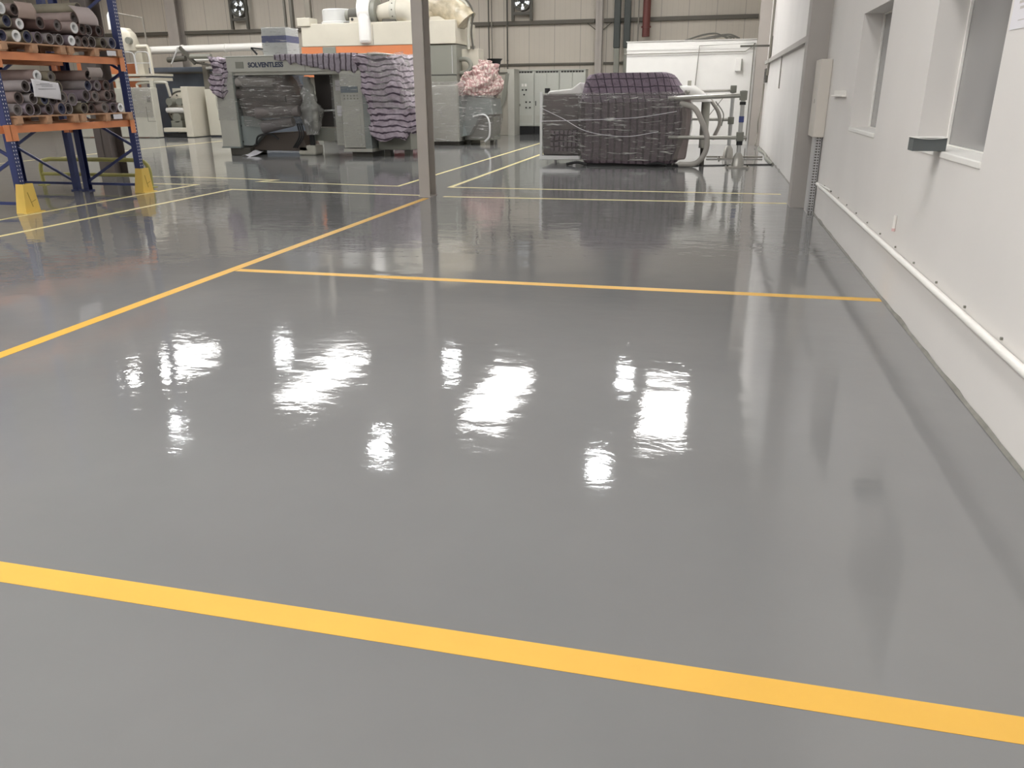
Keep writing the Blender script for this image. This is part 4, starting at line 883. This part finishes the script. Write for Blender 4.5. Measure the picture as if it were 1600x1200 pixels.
# fans and ducts on the oven roof, fixed to it
MB().tube([(-12.05, YO + 0.8, 3.64), (-12.05, YO + 0.8, 3.7), (-12.05, YO + 0.8, 3.72), (-12.05, YO + 0.8, 4.05), (-12.05, YO + 0.8, 4.08)], [0.55, 0.55, 0.5, 0.5, 0.46], 36).build('round_drum', mat('galvanised', C(170, 170, 168), 0.4), t, smooth=True)
for x in (-12.5, -11.6): bx(x - 0.05, x + 0.05, YO + 0.3, YO + 1.3, 3.6, 3.66).build('drum_skid', M_DARKST, t)
MB().tube([(-11.55, YO + 0.35, 3.86), (-11.0, YO + 0.35, 3.86)], 0.16, 20).build('motor', M_CABG, t, smooth=True)
MB().tube([(-11.42, YO + 0.35, 3.86), (-11.05, YO + 0.35, 3.86)], 0.2, 20).build('motor_fins', M_DARKST, t, smooth=True)
bx(-11.35, -11.0, YO + 0.1, YO + 0.6, 3.62, 3.78).build('motor_mount', M_CREAM, t)
MB().tube([(-11.25, YO + 0.09, 3.72), (-11.25, YO + 0.08, 3.72)], 0.045, 14).build('mount_hole', M_DARK, t)
bx(-11.0, -10.6, YO - 0.12, YO + 0.75, 3.0, 4.0).build('fan_casing', M_WHITE, t, bevel=0.1)
MB().tube([(-11.0, YO + 0.32, 3.95), (-10.6, YO + 0.32, 3.95)], 0.45, 36).build('fan_scroll', M_WHITE, t, smooth=True)
MB().tube([(-10.6, YO + 0.32, 3.9), (-10.45, YO + 0.32, 3.9)], 0.4, 30).build('scroll_flange', M_CABG, t, smooth=True)
MB().tube([(-10.45, YO + 0.35, 3.88), (-10.2, YO + 0.35, 3.9), (-9.9, YO + 0.35, 3.95)] + curve([(-9.75, YO + 0.35, 3.95), (-9.5, YO + 0.35, 3.92), (-9.3, YO + 0.35, 3.8), (-9.2, YO + 0.35, 3.62)], 6), [0.24, 0.28, 0.32] + [0.34] * 19, 26).build('elbow_duct', M_CREAM, t, smooth=True)
MB().pipe((-9.98, YO + 0.35, 3.95), (-9.78, YO + 0.35, 3.95), 0.36, 0.3, 26).build('bolted_flange', M_CREAM2, t, smooth=True)
for k in range(12):
    a = 2 * PI * k / 12; MB().tube([(-9.88, YO + 0.35 + 0.36 * math.cos(a), 3.95 + 0.36 * math.sin(a)), (-9.88, YO + 0.35 + 0.375 * math.cos(a), 3.95 + 0.375 * math.sin(a))], 0.02, 6).build('flange_bolt', M_DARKST, t)
bx(-10.25, -9.8, YO + 0.1, YO + 0.6, 3.62, 3.7).build('duct_cradle', M_DARKST, t)
# wrapped ducts over the right end
MB().tube(curve([(-8.9, YO + 0.7, 3.9), (-8.7, YO + 0.65, 4.1), (-8.3, YO + 0.6, 4.0), (-7.9, YO + 0.6, 3.75), (-7.7, YO + 0.6, 3.55)], 5), 0.42, 28).build('wrapped_duct', mat('wrapped_duct_film', C(158, 148, 128), 0.25, var=0.2, vscale=6, bump=0.8, bscale=9), t, smooth=True)
MB().tube([(-8.75, YO + 0.5, 3.9), (-8.5, YO + 0.5, 4.2), (-8.45, YO + 0.5, 4.6)], 0.22, 20).build('wrapped_neck', MATS['wrapped_duct_film'], t, smooth=True)
MB().tube(curve([(-8.0, YO + 0.6, 4.2), (-7.7, YO + 0.55, 4.15), (-7.55, YO + 0.55, 3.8), (-7.6, YO + 0.55, 3.3), (-7.6, YO + 0.55, 2.8)]), 0.05, 10).build('vertical_tube', M_CREAM2, t, smooth=True)
MB().tube(curve([(-8.2, YO + 0.6, 4.28), (-7.75, YO + 0.55, 4.28), (-7.45, YO + 0.55, 3.9), (-7.5, YO + 0.55, 3.3), (-7.45, YO + 0.55, 2.8)]), 0.03, 8).build('vertical_tube', M_DARKST, t, smooth=True)
bx(-8.75, -8.1, YO + 0.3, YO + 1, 3.6, 3.75).build('duct_cradle', M_CREAM, t)

t = thing('cream_panel_unit', (-7.5, 26, 0), 'narrow cream panel unit with a curved hose beside the grey cabinet', 'panel')
bx(-7.85, -7.3, 25.6, 26.2, 0.0, 2.82).build('panel', M_CREAM, t, bevel=0.01)
MB().tube(curve([(-7.95, 25.4, 2.5), (-7.6, 25.35, 2.5), (-7.48, 25.35, 2.3), (-7.65, 25.35, 2.12), (-7.95, 25.4, 2.1)]), 0.07, 14).build('curved_hose', M_CABG, t, smooth=True)
for z in (1.9, 2.0, 1.72): MB().tube([(-7.75, 25.6, z), (-7.75, 25.58, z)], 0.03, 8).build('plug', M_BLACK, t)
t = thing('red_machine_cover', (-8.95, 23.2, 0), 'maroon machine part glimpsed between the striped cover and the post', 'machine')
MB().loft([(0.0, -9.3, -8.62, 23, 23.5), (0.8, -9.3, -8.62, 23, 23.5), (1.6, -9.3, -8.65, 23, 23.5), (1.85, -9.2, -8.75, 23.1, 23.4)], 32, 0.03, 2).build('cover', M_MAROON, t, smooth='all')

# film wrapped grey machine with pink cloth bundle
t = thing('wrapped_grey_machine', (-8.1, 22.8, 0), 'grey machine wrapped in clear film behind the square post', 'machine')
YM = 24.2
# a squat cabinet left and a lower machine with a slanting front on the right
bx(-8.75, -7.55, YM - 0.1, YM + 0.7, 0.12, 1.75).build('cabinet', M_MGREY, t, bevel=0.02)
bx(-8.7, -7.6, YM, YM + 0.6, 0, 0.12).build('plinth', M_DARKST, t)
MB().prism([(-7.55, 0.25), (-7.55, 1.45), (-6.55, 1.35), (-6.5, 0.9), (-6.9, 0.85), (-7.25, 0.3)], 1, YM, YM + 1.2).build('slanted_body', M_MGREY2, t, bevel=0.02)
MB().box(-7.5, -6.55, YM + 0.3, YM + 1.1, 0.14, 0.85).build('lower_body', M_CABG, t, bevel=0.02)
MB().tube(curve([(-7.1, YM - 0.05, 0.85), (-6.75, YM - 0.05, 0.9), (-6.6, YM - 0.05, 0.7), (-6.6, YM - 0.05, 0.3), (-6.75, YM - 0.05, 0.12)]), 0.03, 10).build('loop_hose', M_ALU, t, smooth=True)
for x in (-7.4, -6.65): bx(x - 0.05, x + 0.05, YM + 0.4, YM + 0.5, 0, 0.14).build('foot', M_DARKST, t)
MB().loft(densify([(0.12, -8.8, -7.5, YM - 0.15, YM + 0.75), (1.2, -8.8, -7.3, YM - 0.18, YM + 0.76), (1.7, -8.8, -7.2, YM - 0.18, YM + 0.76), (1.85, -8.75, -7.4, YM - 0.1, YM + 0.7)], 5), 80, 0.04, 3, seed=1).build('stretch_film', M_FILM, t, smooth='all')
MB().loft(densify([(0.2, -7.4, -6.55, YM - 0.06, YM + 1.25), (0.9, -7.5, -6.45, YM - 0.1, YM + 1.25), (1.45, -7.6, -6.5, YM - 0.1, YM + 1.25)], 5), 80, 0.05, 3, seed=12).build('stretch_film', M_FILM, t, smooth='all')
t = thing('cloth_bundle', (-7.05, 24.7, 1.45), 'crumpled pinkish patterned cloth bundle draped on the wrapped grey machine', 'cloth')
MB().loft(densify([(1.46, -7.95, -6.45, YM - 0.1, YM + 1.2), (1.6, -7.9, -6.38, YM - 0.12, YM + 1.2), (1.85, -7.6, -6.36, YM - 0.08, YM + 1.1), (2.1, -7.35, -6.45, YM + 0.05, YM + 1.0), (2.3, -7.1, -6.55, YM + 0.15, YM + 0.9), (2.42, -6.95, -6.75, YM + 0.3, YM + 0.7)], 7), 150, 0.16, 4.5, seed=21, power=2.6, fold=0.02, foldn=23).build('cloth', M_PINK, t, smooth='all')
t = thing('black_bin', (-7.0, 26.5, 2.2), 'black funnel shaped duct end above the pink cloth bundle', 'duct')
MB().tube([(-7.2, 27.2, 2.1), (-7.2, 27.2, 2.5), (-7.2, 27.2, 2.58)], [0.14, 0.2, 0.26], 20).build('funnel', M_BLACK, t, smooth=True)
MB().tube([(-7.2, 27.2, 0.0), (-7.2, 27.2, 2.1)], 0.05, 10).build('stand', M_DARKST, t, smooth=True)

# ---------------------------------------------------------------- steel enclosure and electrical cabinets
t = thing('steel_enclosure', (-7.6, 30.8, 0), 'plain steel grey enclosure with a dark leaning strip left of the cabinets', 'enclosure')
YE = 30.4
bx(-8.7, -7.55, YE, YE + 1.2, 0.0, 2.35).build('body', mat('warm_grey_steel', C(142, 138, 128), 0.4, var=0.06), t, bevel=0.01)
bx(-7.55, -7.3, YE - 0.05, YE + 1.0, 0.0, 2.35).build('side_post', M_MGREY, t)
bx(-8.7, -7.5, YE - 0.03, YE, 2.18, 2.24).build('top_rail', M_DARKST, t)
MB().prism([(-7.62, 2.2), (-7.48, 2.2), (-7.62, 1.3), (-7.95, 0.6), (-7.8, 1.3)], 1, YE - 0.06, YE - 0.055).build('leaning_strip', M_CABG, t)
bx(-8.3, -7.75, YE - 0.05, YE, 1.05, 1.1).build('handle_bar', M_CABG, t, bevel=0.01)
bx(-8.3, -7.9, YE - 0.01, YE, 2.0, 2.12).build('vent', M_CABG, t)
YG = 31.2
def ecab(x0, x1, label, n=0, double=False):
    t = thing('electrical_cabinet', ((x0 + x1) / 2, YG + 0.3, 0), label, 'electrical cabinet', 'row of pale electrical cabinets')
    bx(x0 + 0.005, x1 - 0.005, YG, YG + 0.6, 0.3, 2.3).build('body', M_ELEC, t, bevel=0.006)
    bx(x0 + 0.01, x1 - 0.01, YG + 0.03, YG + 0.6, 0.0, 0.3).build('plinth', M_BLACK, t)
    bx(x0, x1, YG - 0.03, YG + 0.6, 2.3, 2.33).build('top_cap', M_ELEC, t)
    g = MB(); k = x0 + 0.06
    while k < x1 - 0.1: g.box(k, k + 0.09, YG - 0.006, YG, 2.22, 2.28); k += 0.11
    g.build('top_vents', M_DARK, t)
    doors = [(x0 + 0.02, x1 - 0.02)] if not double else [(x0 + 0.02, (x0 + x1) / 2 - 0.008), ((x0 + x1) / 2 + 0.008, x1 - 0.02)]
    for a, b in doors:
        d = bx(a, b, YG - 0.02, YG, 0.33, 2.2).build('door', M_ELEC, t, bevel=0.006)
        bx(a + 0.03, a + 0.06, YG - 0.04, YG - 0.02, 1.05, 1.22).build('handle', M_BLACK, d)
        v = MB()
        for j in range(14): v.box(a + 0.05 + j * (b - a - 0.1) / 14, a + 0.05 + (j + 0.5) * (b - a - 0.1) / 14, YG - 0.024, YG - 0.02, 0.42, 0.7)
        v.build('louvres', M_MGREY, d)
    if n:
        x = x0 + 0.45
        for (dx, z) in ((-0.12, 1.62), (0.02, 1.62), (-0.06, 1.45), (0.02, 1.18), (0.17, 1.18), (0.02, 0.98), (0.17, 0.98)):
            MB().tube([(x + dx, YG - 0.02, z), (x + dx, YG - 0.05, z)], 0.03, 10).build('button', M_BLACK, t)
        for dx in (-0.12, 0.0): bx(x + dx - 0.04, x + dx + 0.04, YG - 0.025, YG - 0.02, 1.74, 1.84).build('meter', M_WHITE, t)
        bx(x0 + 0.17, x0 + 0.25, YG - 0.05, YG - 0.02, 1.03, 1.12).build('lock', M_CABG, t)
ecab(-7.5, -6.72, 'pale grey electrical cabinet with push buttons and meters, leftmost of its row', 1)
ecab(-6.72, -5.75, 'pale grey double door electrical cabinet in the middle of its row', 0, True)
ecab(-5.75, -4.75, 'pale grey electrical cabinet, rightmost of its row, partly behind the purple machine', 0, True)

# ================================================================ PURPLE CLOTH WRAPPED MACHINE
t = thing('cloth_wrapped_machine', (-1.8, 18.5, 0), 'machine wrapped in purple plaid cloth and clear film near the wall', 'machine')
yf = 17.6
prof = [(0.06, -2.72, -0.72), (0.14, -2.78, -0.66), (0.3, -2.8, -0.6), (0.55, -2.82, -0.52), (0.9, -2.84, -0.5), (1.2, -2.84, -0.5), (1.36, -2.84, -0.52), (1.45, -2.82, -0.6), (1.55, -2.8, -0.68), (1.68, -2.78, -0.78), (1.8, -2.74, -0.86), (1.86, -2.68, -0.92), (1.885, -2.5, -1.05)]
def yfr(z): return yf + (0.0 if z < 1.3 else (z - 1.3) * 0.3)
MB().loft(densify([(z, a, b, yfr(z), yf + 1.9) for z, a, b in prof if z < 1.4], 4), 200, 0.04, 1.8, seed=31, fold=0.012, foldn=46, power=7).build('lower_cover', M_PLAIDL, t, smooth='all')
MB().loft(densify([(z, a + 0.005, b - 0.005, yfr(z) - 0.012, yf + 1.88) for z, a, b in [(1.3, -2.84, -0.52)] + [q for q in prof if q[0] > 1.35]], 4), 160, 0.03, 2.2, seed=37, fold=0.004, foldn=30, power=7).build('upper_cover', M_PLAID, t, smooth='all')
# left control bay
bx(-3.66, -2.8, yf + 0.35, yf + 1.8, 0.2, 1.46).build('side_bay', mat('bay_grey_brown', C(96, 88, 88), 0.5, var=0.2, vscale=5), t, bevel=0.02)
MB().loft(densify([(0.28, -3.5, -2.85, yf + 0.3, yf + 0.9), (0.75, -3.5, -2.85, yf + 0.3, yf + 0.9)], 3), 50, 0.02, 3, seed=3, power=8).build('bay_cloth', stripe_mat('dark_plaid_cloth', C(120, 108, 116), C(48, 38, 44), pu=0.1, wu=0.3, pv=0.12, wv=0.3), t, smooth='all')
fr = MB()
for x in (-3.7,):
    fr.box(x - 0.03, x + 0.03, yf + 0.3, yf + 0.36, 0.08, 1.52)
fr.build('corner_rail', M_ALU, t, bevel=0.005)
bx(-3.73, -2.8, yf + 0.28, yf + 1.8, 0.1, 0.19).build('bottom_tray', M_ALU, t, bevel=0.01)
for x, y in ((-2.95, yf + 0.35), (-3.6, yf + 1.6)): bx(x - 0.03, x + 0.03, y - 0.03, y + 0.03, 0, 0.12).build('leg', M_ALU, t)
MB().prism([(-3.6, 1.46), (-3.55, 1.54), (-3.05, 1.58), (-2.85, 1.72), (-2.78, 1.46)], 1, yf + 0.4, yf + 1.6).build('white_lid', M_WHITE, t, bevel=0.03)
MB().tube([(-3.6, yf + 0.5, 1.5), (-3.6, yf + 0.5, 1.6)], 0.06, 12).build('knob', M_BLACK, t, smooth=True)
bx(-2.7, -0.8, yf + 0.1, yf + 1.8, 0.0, 0.07).build('base_skid', M_BLACK, t)
for x in (-2.72, -1.0): MB().tube(curve([(x - 0.35, yf + 0.05, 0.03), (x - 0.1, yf, 0.07), (x + 0.1, yf - 0.02, 0.03)]), 0.03, 8).build('foot_clutter', M_BLACK, t, smooth=True)
# film over everything
MB().loft(densify([(0.12, -2.84, -0.62, yf - 0.05, yf + 1.95), (0.5, -2.9, -0.5, yf - 0.05, yf + 1.95), (0.7, -2.9, -0.46, yf - 0.06, yf + 1.95), (1.1, -2.9, -0.45, yf - 0.06, yf + 1.95), (1.42, -2.9, -0.5, yf - 0.04, yf + 1.95), (1.5, -2.88, -0.6, yf + 0.02, yf + 1.95)], 5), 120, 0.03, 2.2, seed=33, cap=False, power=7).build('stretch_film', M_FILM, t, smooth='all')
MB().loft(densify([(0.22, -3.72, -2.7, yf + 0.27, yf + 1.9), (0.9, -3.72, -2.7, yf + 0.25, yf + 1.9), (1.48, -3.72, -2.7, yf + 0.27, yf + 1.9)], 5), 90, 0.02, 3, seed=35, cap=False, power=9).build('stretch_film', M_FILM, t, smooth='all')
for pts in ([(-3.7, yf + 0.22, 1.2), (-3.2, yf + 0.18, 0.98), (-2.6, yf - 0.1, 0.72), (-1.8, yf - 0.1, 0.62), (-1.1, yf - 0.1, 0.72)], [(-3.7, yf + 0.22, 0.92), (-2.8, yf - 0.1, 0.95), (-1.6, yf - 0.11, 1.0), (-0.75, yf - 0.08, 1.12)]):
    MB().tube(curve(pts), 0.007, 6).build('film_twist', M_PAPER, t, smooth=True)
# right end: covered plate, white head
MB().prism([(-0.95, 0.12), (-0.85, 1.3), (-0.5, 1.38), (-0.46, 0.8), (-0.52, 0.15)], 1, yf + 0.05, yf + 0.5).build('end_plate', mat('brown_grey_sheet', C(116, 106, 104), 0.5, var=0.1), t, bevel=0.03)
MB().loft([(1.3, -0.75, -0.05, yf + 0.3, yf + 1.0), (1.5, -0.85, -0.25, yf + 0.3, yf + 1.0), (1.62, -0.8, -0.45, yf + 0.4, yf + 0.9)], 30, 0.03, 4, seed=4, power=3).build('white_head', M_WHITE, t, smooth='all')
MB().tube([(-0.55, yf + 0.6, 1.6), (-0.55, yf + 0.6, 1.72)], 0.04, 10).build('head_stub', M_CREAM2, t, smooth=True)
MB().tube([(-0.18, yf + 0.7, 0.35), (-0.18, yf + 0.7, 1.45)], 0.09, 16).build('rear_cylinder', M_MGREY, t, smooth=True)
MB().tube([(-0.18, yf + 0.7, 0.0), (-0.18, yf + 0.7, 0.35)], 0.05, 12).build('cylinder_leg', M_DARKST, t, smooth=True)

# tube stand beside it
t = thing('tube_stand', (0.5, 18, 0), 'steel tube stand on two footed posts beside the purple machine', 'stand')
def post(x, y, z1):
    p = MB().tube([(x, y, 0.1), (x, y, z1)], 0.045, 14).build('post', mat('pale_tube', C(160, 160, 158), 0.35, 0.2), t, smooth=True)
    MB().tube([(x, y, 0.03), (x, y, 0.22), (x, y, 0.3)], [0.13, 0.1, 0.05], 14).build('foot_cone', M_CHROME, p, smooth=True)
    bx(x - 0.24, x + 0.24, y - 0.16, y + 0.16, 0.0, 0.03).build('base_plate', M_CHROME, p)
    for dx in (-0.2, 0.2): MB().tube([(x + dx, y - 0.1, 0), (x + dx, y - 0.1, 0.06)], 0.02, 8).build('bolt', M_DARKST, p)
    return p
p1 = post(0.56, 17.65, 1.52); p2 = post(0.4, 20.0, 1.62)
for z in (1.42, 0.62): bx(0.56 - 0.075, 0.56 + 0.075, 17.58, 17.72, z - 0.09, z + 0.09).build('clamp', M_CABG, p1, bevel=0.01)
bx(0.51, 0.61, 17.6, 17.7, 0.9, 1.02).build('blue_band', M_NAVY, p1); bx(0.5, 0.62, 17.59, 17.71, 1.24, 1.3).build('black_band', M_BLACK, p1); bx(0.5, 0.62, 17.59, 17.71, 0.45, 0.55).build('black_band', M_BLACK, p1)
for z in (0.86, 1.55): bx(0.33, 0.47, 19.93, 20.07, z - 0.08, z + 0.08).build('clamp', M_CABG, p2, bevel=0.01)
for i, (a, b, rr) in enumerate((((-0.95, 17.62, 1.37), (0.5, 17.62, 1.42), 0.045), ((-0.9, 17.62, 0.6), (0.7, 17.62, 0.6), 0.04), ((-0.5, 19.9, 0.9), (0.35, 20, 0.88), 0.035), ((-0.6, 17.8, 1.5), (0.35, 20, 1.52), 0.03))):
    MB().tube([a, b], rr, 14).build('cross_tube', M_CHROME, t, smooth=True)
MB().tube([(0.25, 20, 1.45), (-0.2, 20.0, 0.85)], 0.01, 6).build('stay_wire', M_CABG, t)
tag(MB().tube(curve([(-0.7, yf + 0.05, 1.28), (-0.4, yf - 0.02, 1.18), (-0.22, yf - 0.05, 0.9), (-0.1, yf - 0.05, 0.6), (-0.12, yf - 0.05, 0.3), (-0.3, yf - 0.03, 0.08), (-0.65, yf, 0.05)]), 0.055, 14).build('hose', M_HOSE, smooth=True), 'thick grey hose looping from the purple machine down to the floor', 'hose')
tag(MB().tube(curve([(-0.08, 18.6, 1.32), (0.08, 18.5, 1.1), (0.14, 18.5, 0.85), (0.05, 18.5, 0.6), (0.0, 18.5, 0.52)]), 0.04, 12).build('hose', M_HOSE, smooth=True), 'shorter grey hose hanging behind the tube stand rails', 'hose')
tag(MB().tube(curve([(0.02, 18.45, 1.3), (0.2, 18.4, 1.05), (0.18, 18.4, 0.8)]), 0.012, 8).build('thin_cable', M_CABG, smooth=True), 'thin grey cable looping beside the shorter hose', 'cable')
tag(MB().tube([(-0.1, 20.1, 0.03), (1.2, 20.2, 0.03)], 0.02, 8).build('floor_bar', M_COND, smooth=True), 'thin bar lying on the floor behind the tube stand', 'bar')
